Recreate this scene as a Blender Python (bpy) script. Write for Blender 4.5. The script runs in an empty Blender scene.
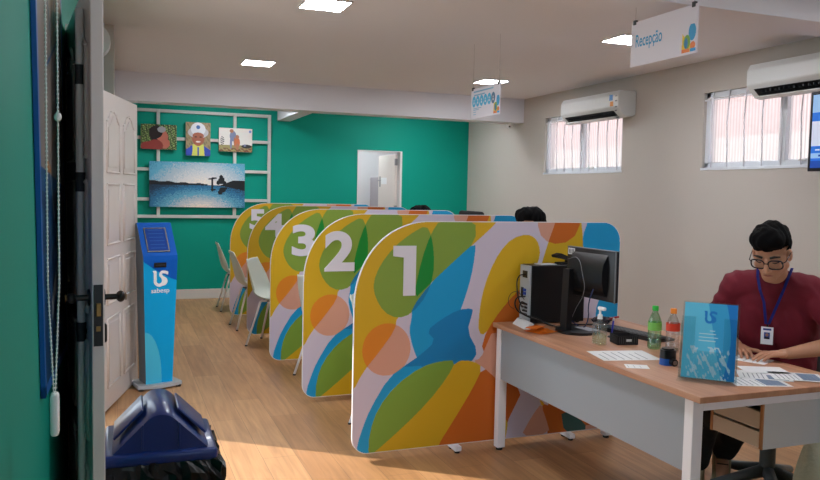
import bpy, bmesh, math, random
import numpy as np
from mathutils import Vector, Matrix
random.seed(7)
S = bpy.context.scene
COL = S.collection
R = math.radians

# ------------------------------------------------------------ camera
cam_data = bpy.data.cameras.new('camera')
cam_data.sensor_fit = 'HORIZONTAL'
cam_data.sensor_width = 36.0
cam_data.lens = 36.0 * 765.27 / 820.0
cam_data.clip_start = 0.02
cam = bpy.data.objects.new('camera', cam_data)
COL.objects.link(cam)
_r = Vector((0.93392352, -0.35688698, 0.02045816))
_u = Vector((0.00333449, 0.06592477, 0.99781902))
_f = Vector((0.35745732, 0.93181844, -0.06275873))
cam.matrix_world = Matrix(((_r.x, _u.x, -_f.x, 0.0), (_r.y, _u.y, -_f.y, 0.0), (_r.z, _u.z, -_f.z, 1.51), (0, 0, 0, 1)))
S.camera = cam

# ------------------------------------------------------------ world, sun, exposure
w = bpy.data.worlds.new('sky')
S.world = w
w.use_nodes = True
bg = w.node_tree.nodes['Background']
bg.inputs[0].default_value = (0.78, 0.89, 1.0, 1)
bg.inputs[1].default_value = 3.2
sun_d = bpy.data.lights.new('sun', 'SUN')
sun_d.energy = 6.0
sun_d.angle = R(0.6)
sun_d.color = (1.0, 0.94, 0.88)
sun = bpy.data.objects.new('sun', sun_d)
COL.objects.link(sun)
sun.location = (-6, 6, 7)
_el = R(37)
sun.rotation_euler = Vector((0.80 * math.cos(_el), -0.60 * math.cos(_el), -math.sin(_el))).to_track_quat('-Z', 'Y').to_euler()
PANEL_POWER = 80.0
S.view_settings.view_transform = 'Standard'
S.view_settings.look = 'None'
S.view_settings.exposure = 0.0
S.view_settings.gamma = 1.0
S.view_settings.use_curve_mapping = False

# ------------------------------------------------------------ materials
def lin(c):
    return tuple(((x / 255.0) / 12.92 if x / 255.0 <= 0.04045 else ((x / 255.0 + 0.055) / 1.055) ** 2.4) for x in c)
MATS = {}
def mat(name, rgb, rough=0.5, metal=0.0, trans=0.0, emit=0.0, bump=0.0, bscale=60.0, vary=0.0, vscale=4.0, coat=0.0, ior=1.45, alpha=1.0, spec=0.5):
    if name in MATS:
        return MATS[name]
    m = bpy.data.materials.new(name)
    m.use_nodes = True
    nt = m.node_tree
    b = nt.nodes['Principled BSDF']
    c = lin(rgb)
    b.inputs['Base Color'].default_value = (*c, 1)
    b.inputs['Roughness'].default_value = rough
    b.inputs['Metallic'].default_value = metal
    b.inputs['Transmission Weight'].default_value = trans
    b.inputs['IOR'].default_value = ior
    b.inputs['Alpha'].default_value = alpha
    b.inputs['Coat Weight'].default_value = coat
    b.inputs['Specular IOR Level'].default_value = spec
    if emit:
        b.inputs['Emission Color'].default_value = (*c, 1)
        b.inputs['Emission Strength'].default_value = emit
    if bump or vary:
        tc = nt.nodes.new('ShaderNodeTexCoord')
        if bump:
            n = nt.nodes.new('ShaderNodeTexNoise')
            n.inputs['Scale'].default_value = bscale
            n.inputs['Detail'].default_value = 4
            nt.links.new(tc.outputs['Object'], n.inputs['Vector'])
            bp = nt.nodes.new('ShaderNodeBump')
            bp.inputs['Strength'].default_value = bump
            bp.inputs['Distance'].default_value = 0.01
            nt.links.new(n.outputs['Fac'], bp.inputs['Height'])
            nt.links.new(bp.outputs['Normal'], b.inputs['Normal'])
        if vary:
            n2 = nt.nodes.new('ShaderNodeTexNoise')
            n2.inputs['Scale'].default_value = vscale
            n2.inputs['Detail'].default_value = 3
            nt.links.new(tc.outputs['Object'], n2.inputs['Vector'])
            mx = nt.nodes.new('ShaderNodeMix')
            mx.data_type = 'RGBA'
            mx.inputs[6].default_value = (*[v * (1 - vary) for v in c], 1)
            mx.inputs[7].default_value = (*[min(1, v * (1 + vary)) for v in c], 1)
            nt.links.new(n2.outputs['Fac'], mx.inputs[0])
            nt.links.new(mx.outputs[2], b.inputs['Base Color'])
    MATS[name] = m
    return m

def wood_floor():
    m = bpy.data.materials.new('wood_plank_floor'); m.use_nodes = True
    nt = m.node_tree; b = nt.nodes['Principled BSDF']
    tc = nt.nodes.new('ShaderNodeTexCoord')
    mp = nt.nodes.new('ShaderNodeMapping')
    mp.inputs['Rotation'].default_value = (0, 0, R(90))
    nt.links.new(tc.outputs['Object'], mp.inputs['Vector'])
    br = nt.nodes.new('ShaderNodeTexBrick')
    br.offset = 0.37
    br.inputs['Color1'].default_value = (*lin((198, 152, 108)), 1)
    br.inputs['Color2'].default_value = (*lin((178, 132, 90)), 1)
    br.inputs['Mortar'].default_value = (*lin((128, 98, 74)), 1)
    br.inputs['Scale'].default_value = 1.0
    br.inputs['Mortar Size'].default_value = 0.0012
    br.inputs['Brick Width'].default_value = 1.25
    br.inputs['Row Height'].default_value = 0.19
    nt.links.new(mp.outputs[0], br.inputs['Vector'])
    mp2 = nt.nodes.new('ShaderNodeMapping')
    mp2.inputs['Scale'].default_value = (14, 0.9, 1)
    nt.links.new(tc.outputs['Object'], mp2.inputs['Vector'])
    n = nt.nodes.new('ShaderNodeTexNoise'); n.inputs['Scale'].default_value = 2.2; n.inputs['Detail'].default_value = 6; n.inputs['Distortion'].default_value = 0.6
    nt.links.new(mp2.outputs[0], n.inputs['Vector'])
    rp = nt.nodes.new('ShaderNodeValToRGB')
    rp.color_ramp.elements[0].position = 0.3; rp.color_ramp.elements[0].color = (0.72, 0.68, 0.64, 1)
    rp.color_ramp.elements[1].position = 0.7; rp.color_ramp.elements[1].color = (1.05, 1.03, 1.0, 1)
    nt.links.new(n.outputs['Fac'], rp.inputs[0])
    mx = nt.nodes.new('ShaderNodeMix'); mx.data_type = 'RGBA'; mx.blend_type = 'MULTIPLY'; mx.inputs[0].default_value = 1.0
    nt.links.new(br.outputs['Color'], mx.inputs[6]); nt.links.new(rp.outputs[0], mx.inputs[7])
    nt.links.new(mx.outputs[2], b.inputs['Base Color'])
    b.inputs['Roughness'].default_value = 0.42
    return m
def wood(name, c1, c2, axis_scale=(2, 30, 30), rough=0.45):
    m = bpy.data.materials.new(name); m.use_nodes = True
    nt = m.node_tree; b = nt.nodes['Principled BSDF']
    tc = nt.nodes.new('ShaderNodeTexCoord')
    mp = nt.nodes.new('ShaderNodeMapping'); mp.inputs['Scale'].default_value = axis_scale
    nt.links.new(tc.outputs['Object'], mp.inputs['Vector'])
    n = nt.nodes.new('ShaderNodeTexNoise'); n.inputs['Scale'].default_value = 1.3; n.inputs['Detail'].default_value = 5; n.inputs['Distortion'].default_value = 0.4
    nt.links.new(mp.outputs[0], n.inputs['Vector'])
    rp = nt.nodes.new('ShaderNodeValToRGB')
    rp.color_ramp.elements[0].position = 0.3; rp.color_ramp.elements[0].color = (*lin(c1), 1)
    rp.color_ramp.elements[1].position = 0.7; rp.color_ramp.elements[1].color = (*lin(c2), 1)
    nt.links.new(n.outputs['Fac'], rp.inputs[0]); nt.links.new(rp.outputs[0], b.inputs['Base Color'])
    b.inputs['Roughness'].default_value = rough
    return m

M_floor = wood_floor()
M_white_wall = mat('white_wall_paint', (196, 188, 180), 0.85, bump=0.05, bscale=180)
M_ceiling = mat('ceiling_paint', (232, 231, 236), 0.9)
M_beam = mat('beam_paint', (228, 228, 234), 0.85)
M_green = mat('teal_green_wall_paint', (0, 152, 130), 0.6, spec=.25, bump=0.04, bscale=150)
M_green_l = mat('green_wall_paint', (12, 142, 124), 0.6, spec=.25, bump=0.04, bscale=150)
M_base = mat('baseboard_white', (205, 205, 200), 0.5)
M_white = mat('white_plastic', (225, 224, 222), 0.4)
M_door = mat('door_white_paint', (216, 208, 204), 0.4)
M_frame_w = mat('white_aluminium', (228, 232, 238), 0.35)
M_black = mat('black_plastic', (16, 16, 18), 0.35)
M_black_m = mat('black_matt', (22, 22, 24), 0.65)
M_dark = mat('dark_grey_plastic', (46, 48, 52), 0.5)
M_metal_w = mat('white_lacquered_steel', (236, 236, 242), 0.35)
M_chrome = mat('chrome', (210, 212, 215), 0.12, metal=1.0)
M_steel = mat('brushed_steel', (150, 150, 150), 0.3, metal=1.0)
M_brass = mat('aged_brass', (140, 112, 70), 0.35, metal=1.0)
M_lightpanel = mat('lit_diffuser', (244, 248, 255), 0.5, emit=PANEL_POWER)
M_deskwood = wood('desk_wood', (172, 122, 92), (196, 146, 114), (26, 1.4, 10))
M_panel = mat('grey_modesty_panel', (148, 156, 164), 0.5)
M_shell = mat('sage_white_shell', (206, 212, 200), 0.42)
def thin(name, tint, gloss=.08, rough=.06, body=0.0, bodycol=(230, 236, 232)):
    m = bpy.data.materials.new(name); m.use_nodes = True
    nt = m.node_tree
    for n in list(nt.nodes): nt.nodes.remove(n)
    out = nt.nodes.new('ShaderNodeOutputMaterial'); mix = nt.nodes.new('ShaderNodeMixShader'); tr = nt.nodes.new('ShaderNodeBsdfTransparent'); gl = nt.nodes.new('ShaderNodeBsdfGlossy')
    gl.inputs['Roughness'].default_value = rough; tr.inputs[0].default_value = (*lin(tint), 1)
    mix.inputs[0].default_value = gloss
    nt.links.new(tr.outputs[0], mix.inputs[1]); nt.links.new(gl.outputs[0], mix.inputs[2])
    last = mix
    if body:
        m2 = nt.nodes.new('ShaderNodeMixShader'); df = nt.nodes.new('ShaderNodeBsdfDiffuse'); df.inputs[0].default_value = (*lin(bodycol), 1)
        m2.inputs[0].default_value = body
        nt.links.new(mix.outputs[0], m2.inputs[1]); nt.links.new(df.outputs[0], m2.inputs[2]); last = m2
    nt.links.new(last.outputs[0], out.inputs[0])
    return m
M_glass = mat('clear_acrylic', (245, 250, 252), 0.04, trans=1.0, ior=1.3)

# ------------------------------------------------------------ mesh helpers
class MB:
    def __init__(s, mats):
        s.bm = bmesh.new()
        s.mats = mats if isinstance(mats, (list, tuple)) else [mats]
    def _fin(s, geom, mi, M=None):
        vs = [g for g in geom if isinstance(g, bmesh.types.BMVert)]
        if M is not None:
            bmesh.ops.transform(s.bm, matrix=M, verts=vs)
        fs = set()
        for v in vs:
            fs.update(v.link_faces)
        for f in fs:
            f.material_index = mi
        return vs
    def box(s, lo, hi, mi=0, bev=0.0, M=None, seg=2):
        r = bmesh.ops.create_cube(s.bm, size=1.0)
        vs = r['verts']
        c = [(a + b) / 2 for a, b in zip(lo, hi)]
        d = [abs(b - a) for a, b in zip(lo, hi)]
        bmesh.ops.transform(s.bm, matrix=Matrix.Translation(c) @ Matrix.Diagonal((*d, 1)), verts=vs)
        if bev:
            es = list({e for v in vs for e in v.link_edges})
            rr = bmesh.ops.bevel(s.bm, geom=vs + es, offset=min(bev, min(d) * .49), segments=seg, affect='EDGES', profile=0.5)
            vs = list({v for f in rr['faces'] for v in f.verts} | {v for v in vs if v.is_valid})
            fs = set()
            stack = list(vs); seen = set(vs)
            while stack:
                v = stack.pop()
                for e in v.link_edges:
                    o = e.other_vert(v)
                    if o not in seen:
                        seen.add(o); stack.append(o)
            vs = list(seen)
        s._fin(vs, mi, M)
        return s
    def cyl(s, p0, p1, r0, r1=None, mi=0, seg=16, caps=True):
        p0 = Vector(p0); p1 = Vector(p1)
        r1 = r0 if r1 is None else r1
        d = p1 - p0
        r = bmesh.ops.create_cone(s.bm, cap_ends=caps, segments=seg, radius1=r0, radius2=r1, depth=d.length)
        M = Matrix.Translation((p0 + p1) / 2) @ d.to_track_quat('Z', 'Y').to_matrix().to_4x4()
        s._fin(r['verts'], mi, M)
        return s
    def ell(s, c, rad, mi=0, rot=None, sub=3):
        r = bmesh.ops.create_icosphere(s.bm, subdivisions=sub, radius=1.0)
        M = Matrix.Translation(c) @ (rot.to_4x4() if rot else Matrix()) @ Matrix.Diagonal((*rad, 1))
        s._fin(r['verts'], mi, M)
        return s
    def tube(s, pts, r, mi=0, seg=8, closed=False, caps=True):
        pts = [Vector(p) for p in pts]
        n = len(pts)
        rs = r if isinstance(r, (list, tuple)) else [r] * n
        rings = []
        up = None
        for i, p in enumerate(pts):
            a = pts[i - 1] if (i > 0 or closed) else p
            b = pts[(i + 1) % n] if (i < n - 1 or closed) else p
            t = (b - a).normalized()
            if up is None:
                up = Vector((0, 0, 1)) if abs(t.z) < .9 else Vector((1, 0, 0))
            x = t.cross(up)
            if x.length < 1e-4:
                x = t.cross(Vector((0, 1, 0)))
            x.normalize()
            y = x.cross(t).normalized()
            up = y
            rings.append([s.bm.verts.new(p + x * rs[i] * math.cos(k * 2 * math.pi / seg) + y * rs[i] * math.sin(k * 2 * math.pi / seg)) for k in range(seg)])
        m = n if closed else n - 1
        for i in range(m):
            A = rings[i]; B = rings[(i + 1) % n]
            for k in range(seg):
                f = s.bm.faces.new((A[k], A[(k + 1) % seg], B[(k + 1) % seg], B[k])); f.material_index = mi; f.smooth = True
        if caps and not closed:
            f = s.bm.faces.new(rings[0][::-1]); f.material_index = mi
            f = s.bm.faces.new(rings[-1]); f.material_index = mi
        return s
    def lathe(s, prof, c=(0, 0, 0), mi=0, seg=24, mis=None):
        c = Vector(c); rings = []
        for (r, z) in prof:
            rings.append([s.bm.verts.new(c + Vector((max(r, 1e-4) * math.cos(k * 2 * math.pi / seg), max(r, 1e-4) * math.sin(k * 2 * math.pi / seg), z))) for k in range(seg)])
        for i in range(len(prof) - 1):
            for k in range(seg):
                f = s.bm.faces.new((rings[i][k], rings[i][(k + 1) % seg], rings[i + 1][(k + 1) % seg], rings[i + 1][k]))
                f.material_index = mis[i] if mis else mi; f.smooth = True
        f = s.bm.faces.new(rings[0][::-1]); f.material_index = mis[0] if mis else mi
        f = s.bm.faces.new(rings[-1]); f.material_index = mis[-1] if mis else mi
        return s
    def prism(s, poly, ax, a, b, mi=0):
        """extrude a 2-D outline along axis ax ('X': poly=(y,z), 'Y': poly=(x,z), 'Z': poly=(x,y)) from a to b"""
        def P(q, t):
            return {'X': (t, q[0], q[1]), 'Y': (q[0], t, q[1]), 'Z': (q[0], q[1], t)}[ax]
        A = [s.bm.verts.new(P(q, a)) for q in poly]
        B = [s.bm.verts.new(P(q, b)) for q in poly]
        fs = [s.bm.faces.new(A), s.bm.faces.new(B[::-1])]
        n = len(poly)
        for i in range(n):
            fs.append(s.bm.faces.new((A[i], B[i], B[(i + 1) % n], A[(i + 1) % n])))
        for f in fs:
            f.material_index = mi
        bmesh.ops.recalc_face_normals(s.bm, faces=fs)
        return s
    def quad(s, pts, mi=0):
        f = s.bm.faces.new([s.bm.verts.new(p) for p in pts]); f.material_index = mi
        return s
    def paint(s, wid, hgt, fn, org, ux, uy, cell=0.04, mn=0.003, remap=None):
        """print a flat pattern: split into cells that get finer along colour borders; fn(u,v)->material index array (-1 = nothing)"""
        org = Vector(org); ux = Vector(ux); uy = Vector(uy)
        nx = max(1, round(wid / cell)); ny = max(1, round(hgt / cell))
        cx, cy = wid / nx, hgt / ny
        gu, gv = np.meshgrid(np.arange(nx) * cx, np.arange(ny) * cy, indexing='ij')
        u = gu.ravel(); v = gv.ravel(); sx, sy = cx, cy
        while len(u):
            smp = [fn(u + sx * a, v + sy * b) for a in (.02, .26, .5, .74, .98) for b in (.02, .26, .5, .74, .98)]
            st = np.stack(smp)
            same = (st == st[0]).all(axis=0)
            last = min(sx, sy) <= mn * 1.01
            if last:
                same[:] = True
            mid = st[12]
            for i in np.nonzero(same & (mid >= 0))[0]:
                p = org + ux * float(u[i]) + uy * float(v[i])
                f = s.bm.faces.new([s.bm.verts.new(p), s.bm.verts.new(p + ux * sx), s.bm.verts.new(p + ux * sx + uy * sy), s.bm.verts.new(p + uy * sy)])
                f.material_index = int(mid[i])
            if last:
                break
            k = ~same
            u0, v0 = u[k], v[k]
            sx /= 2; sy /= 2
            u = np.concatenate([u0, u0 + sx, u0, u0 + sx]); v = np.concatenate([v0, v0, v0 + sy, v0 + sy])
        return s
    def mesh(s, name, smooth=None):
        me = bpy.data.meshes.new(name)
        s.bm.to_mesh(me); s.bm.free()
        for m in s.mats:
            me.materials.append(m)
        if smooth is not None:
            me.polygons.foreach_set('use_smooth', [True] * len(me.polygons))
            if smooth < 180:
                me.set_sharp_from_angle(angle=R(smooth))
        return me
    def obj(s, name, parent=None, smooth=None, loc=None, rot=None):
        o = bpy.data.objects.new(name, s.mesh(name, smooth))
        COL.objects.link(o)
        if parent: o.parent = parent
        if loc: o.location = loc
        if rot: o.rotation_euler = rot
        return o

def thing(name, label, cat, loc=(0, 0, 0), rz=0.0, group=None):
    o = bpy.data.objects.new(name, None)
    o.empty_display_size = 0.1
    COL.objects.link(o)
    o.location = loc; o.rotation_euler = (0, 0, rz)
    o['label'] = label; o['category'] = cat
    if group: o['group'] = group
    return o
def tag(o, label, cat, group=None):
    o['label'] = label; o['category'] = cat
    if group: o['group'] = group
    return o
def struct(o):
    o['kind'] = 'structure'
    return o
def dup(o, label, loc=None, rz=None):
    c = o.copy(); COL.objects.link(c)
    c['label'] = label
    if loc is not None: c.location = loc
    if rz is not None: c.rotation_euler = (0, 0, rz)
    for ch in o.children:
        d = ch.copy(); COL.objects.link(d); d.parent = c
        for g in ch.children:
            e = g.copy(); COL.objects.link(e); e.parent = d
    return c
def text_mesh(txt, size, extrude=0.0, bold=0.0, mt=None, width=None, height=None):
    cu = bpy.data.curves.new('t', 'FONT')
    cu.body = txt; cu.size = size; cu.extrude = extrude; cu.offset = bold
    cu.align_x = 'CENTER'; cu.align_y = 'BOTTOM_BASELINE'
    o = bpy.data.objects.new('t', cu); COL.objects.link(o)
    bpy.context.view_layer.update()
    me = bpy.data.meshes.new_from_object(o.evaluated_get(bpy.context.evaluated_depsgraph_get()))
    bpy.data.objects.remove(o); bpy.data.curves.remove(cu)
    co = np.empty(len(me.vertices) * 3); me.vertices.foreach_get('co', co); co = co.reshape(-1, 3)
    lo = co.min(0); hi = co.max(0)
    if width: co[:, 0] = (co[:, 0] - (lo[0] + hi[0]) / 2) * width / (hi[0] - lo[0])
    if height: co[:, 1] = (co[:, 1] - lo[1]) * height / (hi[1] - lo[1])
    me.vertices.foreach_set('co', co.ravel()); me.update()
    me.materials.clear()
    if mt: me.materials.append(mt)
    return me
def put(me, name, parent=None, M=None):
    o = bpy.data.objects.new(name, me); COL.objects.link(o)
    if parent: o.parent = parent
    if M is not None: o.matrix_local = M
    return o
def basis(o, x, y):
    x = Vector(x).normalized(); y = Vector(y).normalized(); z = x.cross(y)
    return Matrix(((x.x, y.x, z.x, o[0]), (x.y, y.y, z.y, o[1]), (x.z, y.z, z.z, o[2]), (0, 0, 0, 1)))
def inpoly(poly, u, v):
    n = len(poly); r = np.zeros(u.shape, bool); j = n - 1
    for i in range(n):
        xi, yi = poly[i]; xj, yj = poly[j]
        if yi != yj:
            r ^= ((yi > v) != (yj > v)) & (u < (xj - xi) * (v - yi) / (yj - yi) + xi)
        j = i
    return r
def smooth_poly(p, it=2):
    for _ in range(it):
        q = []
        for i in range(len(p)):
            a = p[i]; b = p[(i + 1) % len(p)]
            q += [(a[0] * .75 + b[0] * .25, a[1] * .75 + b[1] * .25), (a[0] * .25 + b[0] * .75, a[1] * .25 + b[1] * .75)]
        p = q
    return p
_b = bmesh.new(); bmesh.ops.create_icosphere(_b, subdivisions=3, radius=1.0); ICO = [v.co.copy() for v in _b.verts]; _b.free()
def fuse(parts, voxel, name, mt, smooth_it=3, fn=None):
    """parts: ('c',p0,r0,p1,r1) tapered capsules and ('e',centre,radii,rot3) ellipsoids, grown together into one continuous skin"""
    bm = bmesh.new()
    for q in parts:
        if q[0] == 'c':
            pts = [V_ * r + Vector(p) for p, r in ((q[1], q[2]), (q[3], q[4])) for V_ in ICO]
            b2 = bmesh.new(); vs = [b2.verts.new(p) for p in pts]
            h = bmesh.ops.convex_hull(b2, input=vs)
            inner = [g for g in h['geom_interior'] if isinstance(g, bmesh.types.BMVert) and g.is_valid]
            if inner: bmesh.ops.delete(b2, geom=inner, context='VERTS')
            tmp = bpy.data.meshes.new('tmp'); b2.to_mesh(tmp); b2.free(); bm.from_mesh(tmp); bpy.data.meshes.remove(tmp)
        else:
            rot = q[3].to_4x4() if len(q) > 3 and q[3] else Matrix()
            bmesh.ops.create_icosphere(bm, subdivisions=3, radius=1.0, matrix=Matrix.Translation(q[1]) @ rot @ Matrix.Diagonal((*q[2], 1)))
    me = bpy.data.meshes.new(name); bm.to_mesh(me); bm.free()
    o = bpy.data.objects.new(name, me); COL.objects.link(o)
    md = o.modifiers.new('r', 'REMESH'); md.mode = 'VOXEL'; md.voxel_size = voxel
    sm = o.modifiers.new('s', 'SMOOTH'); sm.iterations = smooth_it; sm.factor = 0.5
    bpy.context.view_layer.update()
    m2 = bpy.data.meshes.new_from_object(o.evaluated_get(bpy.context.evaluated_depsgraph_get()))
    bpy.data.objects.remove(o); bpy.data.meshes.remove(me)
    m2.name = name; m2.materials.clear(); m2.materials.append(mt)
    if fn:
        co = np.empty(len(m2.vertices) * 3); m2.vertices.foreach_get('co', co); co = fn(co.reshape(-1, 3)); m2.vertices.foreach_set('co', co.ravel()); m2.update()
    m2.polygons.foreach_set('use_smooth', [True] * len(m2.polygons))
    return m2

# ============================================================ SETTING
W, D, CZ = 5.03, 10.7, 2.76
YB = -2.2
LX, LX2 = -0.19, -0.02
DY0, DY1, DZ = 3.42, 5.30, 2.12
def block(name, lo, hi, m, bev=0):
    return struct(MB(m).box(lo, hi, bev=bev).obj(name))
block('floor', (-0.36, YB, -0.12), (W + 0.15, D + 1.9, 0.0), M_floor)
block('ceiling', (-0.3, YB, CZ), (W + 0.15, D + 1.9, CZ + 0.12), M_ceiling)
mb = MB(M_green_l)
mb.box((LX - 0.15, YB, 0), (LX, DY0, CZ)); mb.box((LX - 0.15, DY0, DZ), (LX, DY1, CZ)); mb.box((LX - 0.15, DY1, 0), (LX, 6.5, CZ))
struct(mb.obj('wall_left'))
block('wall_left_far', (LX2 - 0.28, 6.5, 0), (LX2, D, CZ), M_white_wall)
# right wall with its two high windows
W1 = (6.86, 8.45); W2 = (3.88, 5.655); WZ = (1.782, 2.466)
mb = MB(M_white_wall)
T = W + 0.15
mb.box((W, YB, 0), (T, D, WZ[0])); mb.box((W, YB, WZ[1]), (T, D, CZ))
for a, b in ((YB, W2[0]), (W2[1], W1[0]), (W1[1], D)):
    mb.box((W, a, WZ[0]), (T, b, WZ[1]))
struct(mb.obj('wall_right'))
# green back wall with a doorway
BD = (3.262, 3.95, 2.104)
mb = MB(M_green)
mb.box((-0.3, D, 0), (BD[0], D + 0.12, CZ)); mb.box((BD[1], D, 0), (T, D + 0.12, CZ)); mb.box((BD[0], D, BD[2]), (BD[1], D + 0.12, CZ))
struct(mb.obj('wall_back'))
mb = MB(M_white_wall)
FW = (0.4, 3.6, 0.9, 2.3)  # opening added behind the camera to let daylight in
mb.box((-0.36, YB - .12, 0), (FW[0], YB, CZ)); mb.box((FW[1], YB - .12, 0), (T, YB, CZ)); mb.box((FW[0], YB - .12, 0), (FW[1], YB, FW[2])); mb.box((FW[0], YB - .12, FW[3]), (FW[1], YB, CZ))
struct(mb.obj('wall_front'))
mb = MB(M_frame_w)
for lo, hi in (((FW[0], YB - .08, FW[2]), (FW[0] + .06, YB - .03, FW[3])), ((FW[1] - .06, YB - .08, FW[2]), (FW[1], YB - .03, FW[3])), ((FW[0], YB - .08, FW[2]), (FW[1], YB - .03, FW[2] + .06)), ((FW[0], YB - .08, FW[3] - .06), (FW[1], YB - .03, FW[3])), ((1.97, YB - .08, FW[2]), (2.03, YB - .03, FW[3]))):
    mb.box(lo, hi)
wf = struct(mb.obj('window_3'))  # unseen window, added to brighten the near part of the room
MB(thin('window_glass', (245, 248, 250), .06)).box((FW[0] + .06, YB - .058, FW[2] + .06), (FW[1] - .06, YB - .052, FW[3] - .06)).obj('pane', wf)
# beams
block('beam_back', (LX2, 9.0, 2.45), (W, 9.28, CZ), M_beam)
block('beam_side', (2.09, 9.28, 2.46), (2.27, D, CZ), M_beam)
block('beam_near', (LX, 3.56, 2.60), (W, 3.885, CZ), M_ceiling)
# baseboards
block('baseboard_back', (LX2, D - 0.015, 0), (BD[0] - 0.06, D, 0.13), M_base, 0.004)
block('baseboard_right', (W - 0.015, YB, 0), (W, D, 0.09), M_base, 0.004)
# windows: aluminium frame, mullion, ribbed frosted pane, safety bars
M_pane = bpy.data.materials.new('ribbed_frosted_pane'); M_pane.use_nodes = True
nt = M_pane.node_tree
for n in list(nt.nodes): nt.nodes.remove(n)
out = nt.nodes.new('ShaderNodeOutputMaterial'); mix = nt.nodes.new('ShaderNodeMixShader'); tr = nt.nodes.new('ShaderNodeBsdfTransparent'); tl = nt.nodes.new('ShaderNodeBsdfTranslucent')
wv = nt.nodes.new('ShaderNodeTexWave'); wv.bands_direction = 'Y'; wv.inputs['Scale'].default_value = 9.0
tc = nt.nodes.new('ShaderNodeTexCoord'); nt.links.new(tc.outputs['Object'], wv.inputs['Vector'])
mr = nt.nodes.new('ShaderNodeMapRange'); mr.inputs[3].default_value = 0.25; mr.inputs[4].default_value = 0.45
nt.links.new(wv.outputs['Fac'], mr.inputs[0]); nt.links.new(mr.outputs[0], mix.inputs[0])
tr.inputs[0].default_value = (0.68, 0.68, 0.70, 1); tl.inputs[0].default_value = (0.95, 0.95, 0.97, 1)
nt.links.new(tr.outputs[0], mix.inputs[1]); nt.links.new(tl.outputs[0], mix.inputs[2]); nt.links.new(mix.outputs[0], out.inputs[0])
def window(i, a, b):
    x = W + 0.03
    m = MB(M_frame_w)
    for lo, hi in (((x, a, WZ[0]), (x + .05, b, WZ[0] + .05)), ((x, a, WZ[1] - .05), (x + .05, b, WZ[1])), ((x, a, WZ[0]), (x + .05, a + .05, WZ[1])), ((x, b - .05, WZ[0]), (x + .05, b, WZ[1]))):
        m.box(lo, hi, bev=.004)
    o = struct(m.obj('window_%d' % i))
    c = (a + b) / 2
    MB(M_frame_w).box((x - .012, c - .035, WZ[0] + .04), (x + .05, c + .035, WZ[1] - .04), bev=.004).obj('mullion', o)
    for p, q in ((a + .05, c - .035), (c + .035, b - .05)):
        MB(M_pane).box((x + .022, p, WZ[0] + .05), (x + .026, q, WZ[1] - .05)).obj('pane', o)
    s = MB(M_frame_w); s.box((W - .008, a - .01, WZ[0] - .02), (W + .03, b + .01, WZ[0] + .004), bev=.003)
    s.obj('window_sill', o)
    n = 9
    for k in range(n):
        yy = a + .1 + (b - a - .2) * k / (n - 1)
        g = MB(M_metal_w); g.tube([(W + .014, yy, WZ[0]), (W + .01, yy, WZ[0] + .15), (W - .004, yy, WZ[0] + .4), (W + .014, yy, WZ[1])], .006, seg=6)
        g.obj('safety_bar', o)
    g = MB(M_metal_w); g.box((W + .008, a, WZ[1] - .075), (W + .018, b, WZ[1] - .063)); g.obj('safety_rail', o)
    l = MB(M_white); l.box((x - .02, c - .25, WZ[0] + .035), (x, c - .17, WZ[0] + .055), bev=.004); l.obj('window_latch', o)
window(1, *W1); window(2, *W2)
# the neighbour's wall outside the windows: cream below, pinkish render above
ob = MB([mat('outdoor_cream_render', (250, 246, 236), 0.9), mat('outdoor_pink_render', (232, 196, 188), 0.9)])
ob.box((W + 1.25, -2, -0.1), (W + 1.45, 13, 2.18)); ob.box((W + 1.25, -2, 2.18), (W + 1.45, 13, 3.1), 1)
struct(ob.obj('wall_outside'))
block('ground_outside', (-14, -6, -0.2), (-0.36, 16, -0.02), mat('pale_paving', (176, 170, 160), 0.9, vary=0.15))
block('alley_outside', (T, -6, -0.2), (W + 1.25, 16, -0.02), mat('pale_paving', (176, 170, 160), 0.9))
# back room behind the doorway
mb = MB(mat('back_room_white', (226, 222, 224), 0.8))
mb.box((2.5, D + 1.7, 0), (T + .6, D + 1.8, CZ)); mb.box((2.5, D + .12, 0), (2.6, D + 1.7, CZ)); mb.box((T + .5, D + .12, 0), (T + .6, D + 1.7, CZ))
struct(mb.obj('wall_back_room'))
mb = MB(M_white)
mb.box((BD[0] - .0, D - .012, 0), (BD[0] + .012, D + .13, BD[2])); mb.box((BD[1] - .03, D - .012, 0), (BD[1], D + .13, BD[2])); mb.box((BD[0], D - .006, BD[2] - .012), (BD[1], D + .13, BD[2]))
struct(mb.obj('trim_1'))
mb = MB(mat('cream_door', (222, 212, 204), 0.45))
mb.box((-.035, 0.0, 0.01), (0, .62, 2.06), bev=.003)
dr = struct(mb.obj('door_3', loc=(BD[1] - .035, D + .1, 0), rot=(0, 0, R(5))))
h = MB(M_steel); h.cyl((-.035, .55, 1.68), (-.085, .55, 1.68), .01); h.cyl((-.08, .55, 1.68), (-.08, .43, 1.68), .009); h.box((-.04, .53, 1.58), (-.034, .57, 1.74)); h.obj('door_handle', dr)
h = MB(M_steel); h.box((-.04, -.012, 1.9), (.0, .012, 2.0)); h.box((-.04, -.012, 1.2), (0, .012, 1.3)); h.obj('door_hinge', dr)
h = MB(mat('paper_white', (232, 232, 232), 0.7)); h.box((-.037, .3, 1.62), (-.035, .5, 1.72)); h.obj('paper_notice', dr)
cb = thing('filing_cabinet', 'grey cabinet standing in the white room beyond the back doorway', 'cabinet', (4.06, D + 1.4, 0))
g = MB(mat('cabinet_grey', (168, 160, 164), 0.5)); g.box((-.075, -.22, 0), (.075, .22, 1.74), bev=.01); g.obj('body', cb)
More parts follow.
